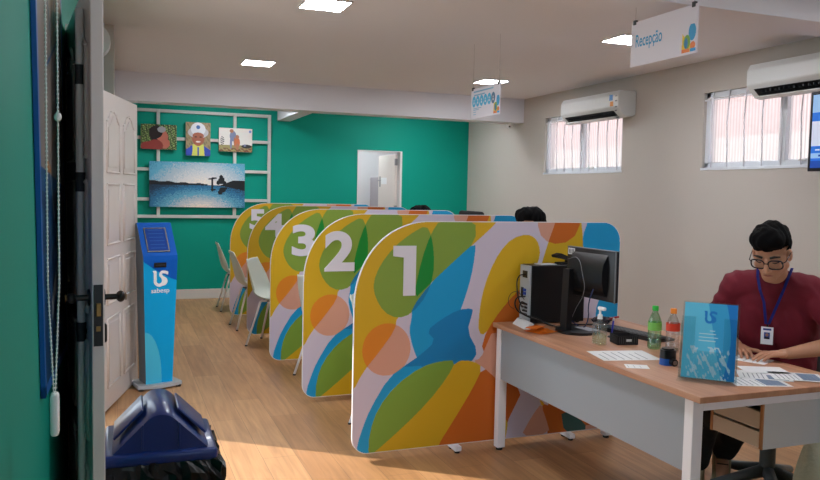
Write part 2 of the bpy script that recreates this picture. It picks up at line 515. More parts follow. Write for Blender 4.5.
for z in (.1, .5, .9, 1.3):
    g = MB(mat('cabinet_grey', (168, 160, 164), 0.5)); g.box((-.065, -.235, z), (.065, -.22, z + .37), bev=.005); q = g.obj('drawer', cb)
    g = MB(M_steel); g.box((-.03, -.25, z + .25), (.03, -.235, z + .275), bev=.004); g.obj('drawer_handle', q)

# ------------------------------------------------------------ the double entrance door (both leaves folded back on the left wall)
def leaf(name, width, flip, with_panels):
    """leaf in local coordinates: hinge at x=0, extends along +x, thickness along y"""
    m = MB(M_door)
    m.box((0, -.018, .012), (width, .018, 2.125), bev=.003)
    o = struct(m.obj(name))
    if with_panels:
        p = MB(M_door)
        cols = ((.10, width / 2 - .05), (width / 2 + .05, width - .10))
        rows = ((.16, .62), (.72, 1.02), (1.12, 1.52), (1.60, 1.98))
        for s in (-1, 1):
            for (a, b) in cols:
                for ri, (c, d) in enumerate(rows):
                    if ri == 3:
                        arch = [(a, c), (b, c), (b, d - .06 if a > .3 else d), (b - .03, d), ((a + b) / 2, d + .045), (a + .03, d), (a, d - .06)]
                        pts = [(a, c), (b, c), (b, d - .05), (b - (b - a) * .12, d - .035), (b - (b - a) * .3, d + .015), ((a + b) / 2, d + .03), (a + (b - a) * .3, d + .015), (a + (b - a) * .12, d - .035), (a, d - .05)]
                    else:
                        pts = [(a, c), (b, c), (b, d), (a, d)]
                    y0 = s * .018
                    # moulding around the panel and the raised field in it
                    for t, th in ((0.0, .007), (.035, .004)):
                        cx = sum(q[0] for q in pts) / len(pts); cy = sum(q[1] for q in pts) / len(pts)
                        q = [(x + (cx - x) * min(1, t / abs(cx - x)) if abs(cx - x) > 1e-6 else x, z + (cy - z) * min(.9, t / abs(cy - z)) if abs(cy - z) > 1e-6 else z) for x, z in pts]
                        if t == 0:
                            n = len(pts)
                            for k in range(n):
                                x0, z0 = pts[k]; x1, z1 = pts[(k + 1) % n]
                                p.tube([(x0, y0, z0), (x1, y0, z1)], .009, seg=6)
                        else:
                            p.prism(q, 'Y', y0, y0 + s * .006)
        p.obj('door_panels', o)
    return o
lA = leaf('door_1', .955, False, True)
lA.location = (-.172, 3.395, 0)
lA.rotation_euler = (0, 0, math.atan2(2.45 - 3.395, -.0535 + .172))
e = MB([M_black, M_brass]); e.box((.953, -.013, 1.03), (.9575, .013, 1.215), 0); e.box((.957, -.007, 1.12), (.966, .007, 1.16), 1, bev=.002); e.box((.957, -.006, 1.075), (.9585, .006, 1.09), 1)
e.obj('lock_plate', lA)
for sgn in (1, -1):
    k = MB([M_black, M_brass])
    k.cyl((.90, sgn * .018, 1.17), (.90, sgn * .024, 1.17), .026, mi=0)
    k.cyl((.90, sgn * .02, 1.17), (.90, sgn * .062, 1.17), .009, mi=0)
    k.ell((.90, sgn * .07, 1.17), (.018, .014, .018), mi=0)
    k.cyl((.90, sgn * .084, 1.17), (.90, sgn * .0865, 1.17), .012, mi=1)
    k.obj('door_knob', lA, smooth=40)
k = MB(M_black); k.box((.885, .016, 1.03), (.915, .03, 1.09), bev=.008); k.obj('keyhole_cover', lA)
# upright white bar standing in for a daylight reflection on the outer face
b = MB(M_white); b.cyl((.80, -.034, .15), (.80, -.034, 2.05), .012, seg=20); b.obj('daylight_strip', lA, smooth=40)
b = MB(M_dark)
for z in (.5, 1.05, 1.52, 1.85): b.cyl((.80, -.016, z), (.80, -.034, z), .008); b.cyl((.80, -.034, z - .03), (.80, -.034, z + .03), .0145)
b.obj('reflection_band', lA)  # dark collars imitate the dark bands in that reflection
lB = leaf('door_2', .935, True, True)
lB.location = (-.106, 5.33, 0)
lB.rotation_euler = (0, 0, math.atan2(6.235 - 5.142, .128 + .155))
for z in (.22, 1.0, 1.85):
    h = MB(M_steel); h.cyl((.940, .0, z - .05), (.940, 0, z + .05), .008); h.obj('door_hinge', lB)
mb = MB(M_door)
mb.box((LX - .16, DY0 - .03, 0), (LX + .012, DY0, DZ + .03)); mb.box((LX - .16, DY1, 0), (LX + .012, DY1 + .03, DZ + .03)); mb.box((LX - .16, DY0 - .03, DZ), (LX + .012, DY1 + .03, DZ + .03))
struct(mb.obj('trim_2'))

# ------------------------------------------------------------ ceiling lights (square lit panels)
def ceiling_light(x, y, label):
    t = thing('ceiling_light', label, 'ceiling light', (x, y, CZ), 0, 'square ceiling light panels')
    m = MB(M_white); s = .15
    for lo, hi in (((-s, -s, -.012), (s, -s + .008, 0)), ((-s, s - .008, -.012), (s, s, 0)), ((-s, -s, -.012), (-s + .008, s, 0)), ((s - .008, -s, -.012), (s, s, 0))):
        m.box(lo, hi)
    m.obj('frame', t)
    MB(M_lightpanel).box((-s + .008, -s + .008, -.0115), (s - .008, s - .008, -.003)).obj('diffuser', t)
    return t
ceiling_light(1.31, 7.72, 'square lit ceiling panel near the back left, above the white panelled door')
ceiling_light(1.31, 5.10, 'square lit ceiling panel cut by the top edge of the picture')
ceiling_light(3.90, 7.75, 'square lit ceiling panel just above the small hanging sign with blue circles')
ceiling_light(3.80, 5.16, 'square lit ceiling panel half hidden behind the hanging reception sign')
for x, y in ((1.31, 2.3), (3.85, 2.3)):  # unseen panels added to light the desk and near area
    ceiling_light(x, y, 'added lit ceiling panel over the front of the room, out of view')
for x in (1.31, 3.85):  # unseen panels added to brighten the green wall
    ceiling_light(x, 9.62, 'added lit ceiling panel between back beam and green wall, hidden behind the beam')
ceiling_light(3.4, D + .9, 'added lit ceiling panel in the room beyond the back doorway, out of view')  # unseen panel added to light the back room

# ============================================================ PARTITIONS
C_ART = [mat('print_lilac_white', (208, 198, 216), .45), mat('print_mustard', (214, 172, 28), .45), mat('print_blue', (16, 156, 212), .45), mat('print_green', (132, 160, 62), .45),
         mat('print_deep_green', (14, 138, 48), .45), mat('print_dark_blue', (8, 126, 188), .45), mat('print_orange', (222, 134, 34), .45), mat('print_salmon', (216, 160, 138), .45),
         mat('print_grey_blue', (116, 150, 166), .45), mat('print_ocean_blue', (12, 124, 178), .45), mat('print_burnt_orange', (204, 104, 28), .45), mat('print_dark_teal', (52, 92, 88), .45),
         mat('print_leaf_green', (126, 162, 60), .45), mat('panel_white_edge', (232, 230, 232), .4)]
ART={
 'yel_a':[(-0.145,1.458),(0.867,1.473),(0.871,1.35),(0.804,1.288),(0.73,1.226),(0.603,1.125),(0.443,0.985),(0.252,0.809),(0.242,0.733),(0.151,0.614),(0.057,0.506),(0.006,0.407),(-0.073,0.359)],
 'blue1':[(0.73,1.229),(0.727,1.149),(0.708,1.03),(0.674,0.912),(0.639,0.819),(0.604,0.727),(0.55,0.678),(0.636,0.539),(0.601,0.524),(0.521,0.486),(0.43,0.492),(0.395,0.526),(0.348,0.634),(0.326,0.729),(0.342,0.805),(0.341,0.855),(0.443,0.985),(0.603,1.125)],
 'blue2':[(0.722,0.84),(0.72,0.808),(0.689,0.706),(0.764,0.583),(0.719,0.517),(0.615,0.458),(0.593,0.373),(0.435,0.268),(0.303,0.173),(0.108,0.034),(0.027,0.032),(0.032,0.104),(0.062,0.195),(0.103,0.295),(0.208,0.465),(0.328,0.541),(0.394,0.579),(0.494,0.658),(0.431,0.718),(0.52,0.781),(0.629,0.835)],
 'green_t':[(0.417,1.324),(0.33,1.28),(0.227,1.203),(0.146,1.103),(0.106,1.002),(0.121,0.92),(0.174,0.837),(0.253,0.797),(0.34,0.822),(0.427,0.919),(0.469,1.035),(0.469,1.169),(0.449,1.268)],
 'green_2':[(0.502,1.358),(0.445,1.273),(0.39,1.12),(0.345,0.897),(0.443,0.985),(0.603,1.125),(0.73,1.226),(0.725,1.359)],
 'leaf':[(0.624,0.537),(0.531,0.541),(0.407,0.515),(0.253,0.42),(0.147,0.292),(0.101,0.16),(0.095,0.025),(0.125,0.036),(0.303,0.173),(0.457,0.309),(0.569,0.44)],
 'yel_b':[(0.624,0.537),(0.73,0.529),(0.798,0.488),(0.735,0.363),(0.633,0.208),(0.516,0.038),(0.511,-0.019),(0.095,0.014),(0.125,0.04),(0.303,0.173),(0.457,0.309),(0.569,0.44)],
 'orange_b':[(0.798,0.488),(0.87,0.428),(0.928,0.371),(0.933,0.4),(1.07,0.329),(1.01,0.217),(0.97,0.144),(0.957,0.017),(0.793,-0.004),(0.77,-0.014),(0.511,-0.019),(0.516,0.038),(0.633,0.208),(0.735,0.363)],
 'salmon_b':[(0.73,0.529),(0.782,0.539),(0.818,0.62),(0.857,0.705),(0.944,0.635),(0.928,0.371),(0.87,0.428),(0.798,0.488)],
 'yel_c':[(1.065,1.273),(0.971,1.25),(0.887,1.171),(0.82,1.044),(0.779,0.917),(0.762,0.79),(0.763,0.694),(0.804,0.676),(0.864,0.77),(0.95,0.872),(1.048,0.958),(1.128,1.054),(1.162,1.144),(1.152,1.209),(1.121,1.253)],
 'orange_c':[(1.092,1.006),(1.011,0.959),(0.897,0.833),(0.815,0.707),(0.78,0.58),(0.889,0.509),(1.052,0.565),(1.272,0.703),(1.263,0.936)],
 'semi':[(1.138,1.38),(1.14,1.323),(1.161,1.266),(1.205,1.229),(1.263,1.214),(1.338,1.222),(1.4,1.261),(1.431,1.324),(1.438,1.382)],
 'yel_d':[(1.269,1.381),(1.258,1.34),(1.215,1.225),(1.168,1.078),(1.139,0.989),(1.265,0.886),(1.45,1.082),(1.465,1.199),(1.456,1.266),(1.438,1.382)],
 'blue_r':[(1.491,1.383),(1.489,1.343),(1.458,1.266),(1.46,1.191),(1.53,1.047),(1.615,0.927),(1.561,0.776),(1.596,0.672),(1.96,0.585),(1.921,1.386)],
 'yel_e':[(0.927,0.154),(0.975,0.156),(0.971,0.093),(0.959,0.036),(0.917,0.034)],
 'sal_e':[(1.21,0.245),(1.14,0.167),(1.058,0.033),(1.276,0.048),(1.251,0.131)],
 'yel_f':[(1.186,0.264),(1.228,0.235),(1.205,0.216)],
 'or_e':[(1.228,0.237),(1.392,0.145),(1.374,0.028),(1.273,0.038),(1.241,0.132),(1.205,0.216)],
 'teal_e':[(1.337,0.202),(1.547,0.072),(1.518,0.015),(1.374,0.026)],
 'sal_f':[(1.53,0.093),(1.674,0.013),(1.519,0.001)],
}

ARTS = {k: smooth_poly(v, 1) if k not in ('semi',) else v for k, v in ART.items()}
PW, PZ0, PZ1 = 1.735, .04, 1.346
def corner(cx, cy, rx, ry, a0, a1, n, e=2.0):
    r = []
    for i in range(n + 1):
        t = R(a0 + (a1 - a0) * i / n); c, s = math.cos(t), math.sin(t)
        r.append((cx + rx * math.copysign(abs(c) ** (2 / e), c), cy + ry * math.copysign(abs(s) ** (2 / e), s)))
    return r
OUTL = corner(.09, PZ0 + .09, .09, .09, 270, 180, 10) + corner(.45, PZ1 - .49, .45, .49, 180, 90, 28, 2.15) + corner(PW - .12, PZ1 - .12, .12, .12, 90, 0, 10) + corner(PW - .05, PZ0 + .05, .05, .05, 0, -90, 6)
def inset(poly, d):
    cx, cy = PW / 2, (PZ0 + PZ1) / 2
    return [(cx + (x - cx) * (1 - d / (PW / 2)), cy + (y - cy) * (1 - d / ((PZ1 - PZ0) / 2))) for x, y in poly]
IN_OUT = inset(OUTL, .0035)
def art(u, v):
    r = np.zeros(u.shape, int)
    P = {k: inpoly(p, u, v) for k, p in ARTS.items()}
    r[P['yel_a']] = 1
    r[P['blue1']] = 2
    b = P['blue2']; r = np.where(b & ((r == 2) | (v > .52)), 5, np.where(b, 2, r))
    g2 = P['green_2'] & (r < 2); r[g2] = 3
    gt = P['green_t']
    r = np.where(gt & ((r == 2) | (r == 5)), 9, np.where(gt & g2, 4, np.where(gt, 3, r)))
    c = ((u - .194) / .143) ** 2 + ((v - .625) / .148) ** 2 < 1
    r = np.where(c & (r == 1), 6, np.where(c & ((r == 2) | (r == 5) | (r == 9)), 8, np.where(c, 7, r)))
    r[P['orange_c']] = 10
    r[P['yel_c']] = 1
    r[P['orange_c'] & (u > 1.2)] = 7
    r[P['yel_b']] = 1; r[P['leaf']] = 12
    r[P['orange_b']] = 10; r[P['salmon_b']] = 7
    r[P['semi']] = 7
    r = np.where(P['yel_d'] & P['semi'], 10, np.where(P['yel_d'], 1, r))
    r[P['blue_r']] = 2
    low = (u > .95) & (v < .4) & ~P['orange_b']
    r[low & (u < 1.25)] = 0
    r[low & (u >= 1.25)] = 10
    for k, i in (('yel_e', 1), ('sal_e', 7), ('or_e', 10), ('yel_f', 1), ('teal_e', 11), ('sal_f', 7)):
        r[P[k]] = i
    r[~inpoly(IN_OUT, u, v)] = -1
    return r
TH = .018
mb = MB(C_ART)
mb.prism(OUTL, 'Y', 0.0, TH, 13)
mb.paint(PW, PZ1 - PZ0 + .002, lambda u, v: art(u, v + PZ0 - .001), (0, -.0006, PZ0 - .001), (1, 0, 0), (0, 0, 1), cell=.04, mn=.0026)
def art_back(u, v):
    return art(PW - u, v)
mb.paint(PW, PZ1 - PZ0 + .002, lambda u, v: art(PW - u, v + PZ0 - .001), (PW, TH + .0006, PZ0 - .001), (-1, 0, 0), (0, 0, 1), cell=.06, mn=.008)
PANEL = mb.mesh('printed_panel')
M_num = mat('number_white', (226, 222, 232), .5)
def foot_mesh():
    m = MB([M_metal_w, M_black])
    m.box((-.02, -.05, .012), (.02, .07, .04), 0, bev=.003)
    m.cyl((0, -.03, 0), (0, -.03, .013), .016, mi=1); m.cyl((0, .05, 0), (0, .05, .013), .016, mi=1)
    return m.mesh('foot')
FOOT = foot_mesh()
NUMS = {1: (.29, .926, 1.208, .136), 2: (.258, .937, 1.223, .22), 3: (.285, .938, 1.211, .205), 4: (.27, 1.03, 1.262, .19), 5: (.31, 1.035, 1.272, .18)}
PY = {1: 4.006, 2: 5.232, 3: 6.473, 4: 7.70, 5: 8.955}
LABELS = {1: 'nearest colourful partition screen with a white number 1, behind the reception desk', 2: 'colourful rounded partition screen with a white number 2', 3: 'colourful rounded partition screen with a white number 3',
          4: 'colourful rounded partition screen with a white number 4', 5: 'farthest colourful partition screen, with a white number 5, near the green wall'}
for n in (1, 2, 3, 4, 5):
    t = thing('partition_screen', LABELS[n], 'partition', (1.216, PY[n], 0), 0, 'numbered service booth partitions')
    put(PANEL, 'printed_panel', t)
    cx, z0, z1, wd = NUMS[n]
    if n == 1:
        q = MB(M_num); q.prism([(-.005, 0), (wd / 2, 0), (wd / 2, z1 - z0), (-.03, z1 - z0), (-wd / 2, z1 - z0), (-wd / 2, z1 - z0 - .058), (-.005, z1 - z0 - .066)], 'Z', -.003, .003); me = q.mesh('number')
    else:
        me = text_mesh(str(n), .3, .003, .011, M_num, width=wd, height=z1 - z0)
    put(me, 'number', t, basis((cx, -.004, z0), (1, 0, 0), (0, 0, 1)))
    for u in (.63, 1.40):
        f = put(FOOT, 'foot', t); f.location = (u, 0, 0)

# ============================================================ WHITE SHELL CHAIRS
def shell_mesh():
    bm = bmesh.new()
    # profile (x forward, z up) and half width; back top to seat front
    prof = [(-.255, .835, .13, .000), (-.25, .80, .165, .012), (-.235, .72, .195, .03), (-.215, .62, .21, .045), (-.195, .54, .215, .055), (-.165, .485, .215, .055), (-.12, .455, .215, .04), (-.04, .44, .215, .028), (.06, .442, .215, .022), (.15, .452, .21, .018), (.20, .45, .20, .01), (.222, .43, .18, .0)]
    rows = []
    nw = 10
    for (x, z, hw, cup) in prof:
        row = []
        for k in range(nw + 1):
            t = -1 + 2 * k / nw
            y = hw * math.sin(t * math.pi / 2) * .98
            lift = cup * abs(t) ** 2.2
            up = z < .5
            row.append(bm.verts.new((x + (lift * 1.1 if not up else lift * .1), y, z + (lift if up else 0) - (0.03 * abs(t) ** 3 if z > .8 else 0))))
        rows.append(row)
    for i in range(len(rows) - 1):
        for k in range(nw):
            bm.faces.new((rows[i][k], rows[i][k + 1], rows[i + 1][k + 1], rows[i + 1][k]))
    bmesh.ops.recalc_face_normals(bm, faces=bm.faces)
    bmesh.ops.solidify(bm, geom=list(bm.faces), thickness=.009)
    me = bpy.data.meshes.new('shell'); bm.to_mesh(me); bm.free()
    me.materials.append(M_shell); me.polygons.foreach_set('use_smooth', [True] * len(me.polygons))
    o = bpy.data.objects.new('t', me); COL.objects.link(o)
    s = o.modifiers.new('s', 'SUBSURF'); s.levels = 1
    bpy.context.view_layer.update()
    m2 = bpy.data.meshes.new_from_object(o.evaluated_get(bpy.context.evaluated_depsgraph_get()))
    bpy.data.objects.remove(o); m2.name = 'shell'
    return m2
SHELL = shell_mesh()
def make_chair(label, loc, rz):
    t = thing('shell_chair', label, 'chair', loc, rz, 'white chairs at the service booths')
    put(SHELL, 'seat_shell', t)
    for sy in (-1, 1):
        for top, bot in (((-.11, sy * .12, .437), (-.225, sy * .20, .006)), ((.12, sy * .12, .432), (.215, sy * .20, .006))):
            m = MB([M_metal_w, M_dark]); m.tube([(top[0] * .3, top[1] * .6, top[2] - .006), (top[0] * .93, top[1] * .97, top[2] - .006), (top[0] * 1.04, top[1] * 1.03, top[2] - .02), bot], .0105, seg=8); m.cyl((bot[0], bot[1], 0), (bot[0], bot[1], .012), .0125, mi=1)
            m.obj('leg', t)
    m = MB(M_dark); m.box((-.11, -.1, .424), (.11, .1, .432), bev=.003); m.obj('seat_mount', t)
    return t
ch = make_chair('farthest white shell chair, in front of the green wall beside partition 5', (1.41, 9.70, 0), R(0))
dup(ch, 'white shell chair seen side-on between partitions 4 and 5', (1.40, 8.37, 0), R(3))
dup(ch, 'white shell chair turned towards the front between partitions 3 and 4', (1.45, 7.40, 0), R(-31))
dup(ch, 'white shell chair mostly hidden behind partition 2, one leg showing', (1.633, 5.99, 0), R(25))
dup(ch, 'white shell chair mostly hidden behind partition 1, one leg showing', (1.70, 4.735, 0), R(-31))

# ============================================================ BACK WALL: slatted lattice frame with four pictures
M_lat = mat('lattice_white_paint', (196, 204, 198), .6)
lt = thing('wall_lattice', 'white square lattice frame fixed to the green back wall behind the pictures', 'wall lattice', (0, D, 0))
y0, y1 = -.045, 0
zs = (1.118, 1.345, 1.74, 2.15, 2.51); xs = (.03, .511, 1.504, 1.975)
for z in zs:
    MB(M_lat).box((0.0, y0, z - .02), (1.995, y1, z + .02), bev=.003).obj('rail', lt)
for x in xs:
    MB(M_lat).box((x - .02, y0 - .002, 1.098), (x + .02, y1, 2.53), bev=.003).obj('upright', lt)
PIC = {}
def pal(name, rgb):
    return mat('photo_' + name, rgb, .5)
def picture(name, label, x0, x1, z0, z1, mats, fn, mn=.006):
    w_, h_ = x1 - x0, z1 - z0
    m = MB([pal('edge', (60, 66, 70))] + mats)
    m.box((0, -.03, 0), (w_, 0, h_), 0)
    m.paint(w_, h_, lambda u, v: fn(u / w_, v / h_) + 1, (0, -.0308, 0), (1, 0, 0), (0, 0, 1), cell=.05, mn=mn)
    o = m.obj(name, loc=(x0, D - .048, z0))
    return tag(o, label, 'picture', 'photo canvases on the lattice')
def E(u, v, cx, cy, rx, ry):
    return ((u - cx) / rx) ** 2 + ((v - cy) / ry) ** 2 < 1
def noise2(u, v, s, k=0):
    return np.sin(u * s + k) * np.sin(v * s * 1.31 + k * 2.1) + .6 * np.sin(u * s * 2.3 + v * s * 1.7 + k)
def f_girl(u, v):
    r = np.zeros(u.shape, int)
    n = noise2(u, v, 31); r[n > .25] = 1; r[n < -.55] = 2; r[noise2(u, v, 47, 2) > 1.0] = 3
    r[E(u, v, .44, .62, .2, .34)] = 4
    r[E(u, v, .60, .52, .16, .25)] = 5
    r[E(u, v, .42, .70, .19, .26)] = 4
    r[E(u, v, .66, .25, .15, .22)] = 5
    r[E(u, v, .40, .15, .22, .24)] = 6
    r[E(u, v, .18, .12, .18, .18)] = 6
    r[E(u, v, .58, .80, .12, .12)] = 7
    return r
picture('canvas_photo', 'small photo of a dark-haired child among leaves, left of the three upper pictures', .291, .74, 2.0, 2.325, [pal('leaf', (110, 140, 70)), pal('leafdark', (52, 70, 36)), pal('leafdeep', (28, 32, 20)), pal('leaflight', (190, 205, 140)), pal('hair', (30, 16, 16)), pal('skin', (186, 104, 84)), pal('red', (140, 52, 44)), pal('greyhat', (150, 150, 156))], f_girl)
def f_boy(u, v):
    r = np.zeros(u.shape, int); r[noise2(u, v, 22) > .4] = 1
    r[(v < .36) & (np.abs(u - .5) < .1 + (.36 - v) * 2.2)] = 4
    r[(v < .34) & (np.abs(u - .5) < .26 - .1 * v)] = 5
    r[(v < .26) & (np.abs(u - .5) < .035)] = 4
    r[E(u, v, .5, .56, .26, .27)] = 3
    r[E(u, v, .5, .70, .42, .17)] = 6
    r[E(u, v, .5, .80, .3, .2)] = 2
    r[E(u, v, .5, .60, .23, .10)] = 3
    r[E(u, v, .5, .86, .08, .06)] = 7
    r[E(u, v, .40, .565, .05, .018) | E(u, v, .60, .565, .05, .018)] = 8
    r[E(u, v, .5, .42, .1, .025)] = 9
    r[E(u, v, .22, .20, .05, .2) & (v < .3)] = 4
    return r
picture('canvas_photo', 'smiling child in white hat and blue vest, middle of the upper pictures', .857, 1.175, 1.935, 2.375, [pal('sand', (150, 132, 96)), pal('sand2', (124, 112, 78)), pal('hat', (222, 224, 228)), pal('face', (160, 92, 66)), pal('vest', (40, 66, 170)), pal('scarf', (206, 206, 96)), pal('brim', (188, 186, 190)), pal('badge', (70, 110, 170)), pal('eye', (60, 34, 28)), pal('teeth', (232, 226, 220))], f_boy)
def f_fam(u, v):
    r = np.zeros(u.shape, int); r[v < .28] = 1; r[(v < .16) & (noise2(u, v, 25) > 0)] = 2
    r[E(u, v, .10, .45, .06, .2) & (noise2(u, v, 60) > 0)] = 6
    r[E(u, v, .42, .66, .1, .22)] = 3; r[E(u, v, .38, .88, .06, .08)] = 4; r[E(u, v, .36, .38, .035, .26)] = 3; r[E(u, v, .47, .40, .03, .22)] = 4
    r[E(u, v, .55, .40, .08, .22)] = 5; r[E(u, v, .55, .64, .055, .08)] = 4; r[E(u, v, .55, .22, .05, .14)] = 4
    r[E(u, v, .83, .24, .16, .08)] = 6; r[E(u, v, .78, .28, .04, .05)] = 3
    r[E(u, v, .94, .88, .04, .06)] = 7
    return r
picture('canvas_photo', 'small bright photo of an adult and child outdoors, right of the upper pictures', 1.287, 1.73, 2.005, 2.322, [pal('bright', (226, 222, 214)), pal('grass', (150, 140, 90)), pal('soil', (120, 84, 60)), pal('shirt', (120, 130, 160)), pal('skin2', (176, 116, 86)), pal('orange', (200, 110, 70)), pal('dark', (54, 56, 60)), pal('tag', (120, 150, 200))], f_fam)
def f_lake(u, v):
    d = np.hypot((u - .55) * 1.1, (v - .42) * .9)
    r = np.clip((d * 9).astype(int), 0, 4)
    w_ = v < .5
    h1 = np.mod(np.sin(u * 9127.1 + v * 3413.7) * 43758.5, 1.0) - .5
    r = np.clip(np.floor(d * 5.5 + h1), 0, 4).astype(int)
    d2 = np.hypot((u - .53) * 1.0, (v + .05) * 1.1) + .02 * noise2(u * .3, v * 3, 40)
    r = np.where(w_, np.clip(np.floor(d2 * 6.5 + h1), 0, 5).astype(int) + 5, r)
    coast = .5 + .01 * np.sin(u * 40) + np.where(u < .5, (.5 - u) * .1, 0)
    r[(v < coast + .03) & (v > .49) & (u < .6)] = 11
    r[(v > .5 - .33 * np.clip(u - .72, 0, 1) * 1.2) & (v < .47 + .14 * np.clip((u - .7) * 6, 0, 1)) & (u > .7)] = 11
    for q in ((.745, .68, .02, .055), (.745, .60, .035, .07), (.715, .56, .02, .05), (.77, .57, .03, .035), (.765, .64, .015, .04), (.65, .56, .012, .12), (.635, .64, .03, .015), (.67, .66, .03, .02), (.65, .42, .012, .07), (.66, .4, .03, .02), (.76, .40, .035, .06), (.735, .34, .025, .05), (.78, .43, .03, .03)):
        r[E(u, v, *q)] = 11
    return r
picture('canvas_photo', 'large wide photo of a lake at dusk with a crouching silhouette, below the small pictures', .396, 1.635, 1.245, 1.845, [pal('s0', (236, 226, 214)), pal('s1', (214, 214, 214)), pal('s2', (176, 194, 204)), pal('s3', (96, 172, 200)), pal('s4', (56, 140, 176)), pal('w0', (236, 222, 206)), pal('w1', (190, 196, 200)), pal('w2', (96, 164, 190)), pal('w3', (38, 112, 152)), pal('w4', (26, 60, 86)), pal('w5', (14, 30, 46)), pal('ink', (14, 18, 24))], f_lake, mn=.007)

# ============================================================ NEAR LEFT WALL: blue framed poster, dark framed board, blind chain
M_blue_frame = mat('blue_frame_plastic', (24, 96, 176), .35)
ps = thing('framed_poster', 'tall blue framed poster on the near green wall, grey above and blue below', 'poster', (LX, 2.19, .948))
# a board lies in the wall's plane: local y along the wall, z up; leans a little in its plane
def sh(y, z): return (y - z * .17, z - y * .06)
def wall_quad(m, a, b, c, d, x0, x1, mi=0):
    m.prism([sh(a, c), sh(b, c), sh(b, d), sh(a, d)], 'X', x0, x1, mi)
PWid, PH = .95, 1.55
m = MB(M_blue_frame)
for q in ((0, .035, 0, PH), (PWid - .03, PWid, 0, PH), (0, PWid, 0, .03), (0, PWid, PH - .03, PH)):
    wall_quad(m, *q, .002, .0135)
m.obj('frame', ps)
C_PO = [mat('poster_grey', (168, 160, 152), .3, coat=.5), mat('poster_deep_blue', (26, 72, 124), .3, coat=.5), mat('poster_mid_blue', (44, 104, 160), .3, coat=.5), mat('poster_pale', (196, 200, 202), .3, coat=.5), mat('poster_orange', (214, 140, 56), .3, coat=.5)]
def f_post(u, v):
    v = v + .11
    r = np.where(v > .50, 0, 1)
    r[(v <= .50) & (v > .46)] = 2
    r[(v < .46) & (noise2(u, v * 1.3, 26, 1) > .9)] = 2
    r[E(u, v, .28, .50, .10, .022) & (v > .5)] = 4
    r[(np.abs(v - .72 - .22 * (u - .4)) < .004) & (u > .3) & (u < .8)] = 2
    r[(np.abs(v - .80 + .5 * (u - .4)) < .005) & (u > .3) & (u < .7)] = 2
    r[(np.abs(u - .62) < .012) & (v > .55)] = 2
    r[(np.abs(v - .24 - .3 * (u - .3)) < .02) & (u > .28) & (u < .48)] = 3
    r[(np.abs(v - .34 + .6 * (u - .6)) < .006) & (u > .2) & (u < .8)] = 3
    return r
m = MB(C_PO)
o2 = Vector((.0130, *sh(.03, .025))); e1 = Vector((0, *sh(PWid - .03, .025))) - Vector((0, *sh(.03, .025))); e2 = Vector((0, *sh(.03, PH - .025))) - Vector((0, *sh(.03, .025)))
m.paint(1, 1, f_post, o2, e1, e2, cell=.05, mn=.005)
wall_quad(m, .03, PWid - .03, .025, PH - .025, .002, .0125, 0)
m.obj('poster_sheet', ps)
bc = thing('blind_chain', 'looped white bead chain with weight hanging in front of the blue poster', 'blind chain', (LX + .075, 1.62, 1.02))
M_bead = mat('bead_plastic', (238, 242, 240), .5)
def chain_pt(side, z):
    t = min(1.0, (z - .05) / .25)
    return (side * .0095 * t, side * .008 * t, z)
m = MB(M_bead)
for side in (-1, 1):
    m.tube([chain_pt(side, .05 + 1.65 * k / 20) for k in range(21)], .0012, seg=5)
    z = .06
    while z < 1.70:
        r = bmesh.ops.create_icosphere(m.bm, subdivisions=1, radius=.0026, matrix=Matrix.Translation(chain_pt(side, z)))
        z += .0085
    for v in ():
        pass
m.obj('bead_chain', bc, smooth=180)
m = MB(M_bead); m.box((-.008, -.016, 0), (.008, .016, .085), bev=.007, seg=3); m.obj('weight', bc, smooth=50)
m = MB(M_bead); m.ell((.0095, .008, .62), (.007, .009, .009), sub=2); m.obj('chain_connector', bc, smooth=180)
# the roller blind the chain belongs to, above the frame
rb = thing('roller_blind', 'rolled up white blind high on the near green wall, above the chain', 'blind', (LX, 1.0, 2.55))
m = MB(M_white); m.cyl((.055, 0, .14), (.055, .62, .14), .04, seg=20); m.obj('roll', rb, smooth=40)
for a_ in (-.02, .62):
    m = MB(M_white); m.box((.002, a_, .09), (.1, a_ + .02, .19), bev=.004); m.obj('bracket', rb)
# small white fitting high up beyond the doorway
wl = thing('wall_light', 'small rounded white fitting high on the left wall above the panelled door', 'wall light', (LX, 6.1, 2.44))
m = MB(M_white)
m.prism(corner(0.0, .13, .15, .13, -90, 90, 14), 'Y', 0, .16); m.obj('cover', wl, smooth=40)
m = MB(M_dark); m.box((.0, .01, .1), (.004, .15, .16)); m.obj('back_plate', wl)

# ============================================================ SELF-SERVICE TOTEM
tk = thing('service_totem', 'light blue self-service totem with tilted dark blue screen, beside the white panelled door', 'totem', (.272, 6.03, 0), R(16))
C_TK = [mat('totem_cyan', (2, 166, 228), .5, spec=.25), mat('totem_royal', (14, 92, 190), .55, spec=.15), mat('totem_pale_cyan', (74, 192, 228), .5, spec=.25), mat('white_print', (240, 244, 248), .4), mat('totem_side_grey', (96, 108, 116), .4)]
# side outline (y back, z up); front at y negative
side = [(-.075, .04), (-.105, .97), (-.10, 1.0), (.045, 1.238), (.075, 1.238), (.085, 1.22), (.08, .04)]
hw_b, hw_t = .100, .128
m = MB(C_TK)
def half(z): return hw_b + (hw_t - hw_b) * min(1, max(0, (z - .04) / .95))
A_ = [m.bm.verts.new((-half(z), y, z)) for y, z in side]; B_ = [m.bm.verts.new((half(z), y, z)) for y, z in side]
m.bm.faces.new(A_).material_index = 4; m.bm.faces.new(B_[::-1]).material_index = 4
for i in range(len(side)):
    f = m.bm.faces.new((A_[i], B_[i], B_[(i + 1) % 7], A_[(i + 1) % 7])); f.material_index = {0: 0, 1: 1, 2: 1, 3: 1}.get(i, 4)
bmesh.ops.recalc_face_normals(m.bm, faces=m.bm.faces)
m.obj('housing', tk)
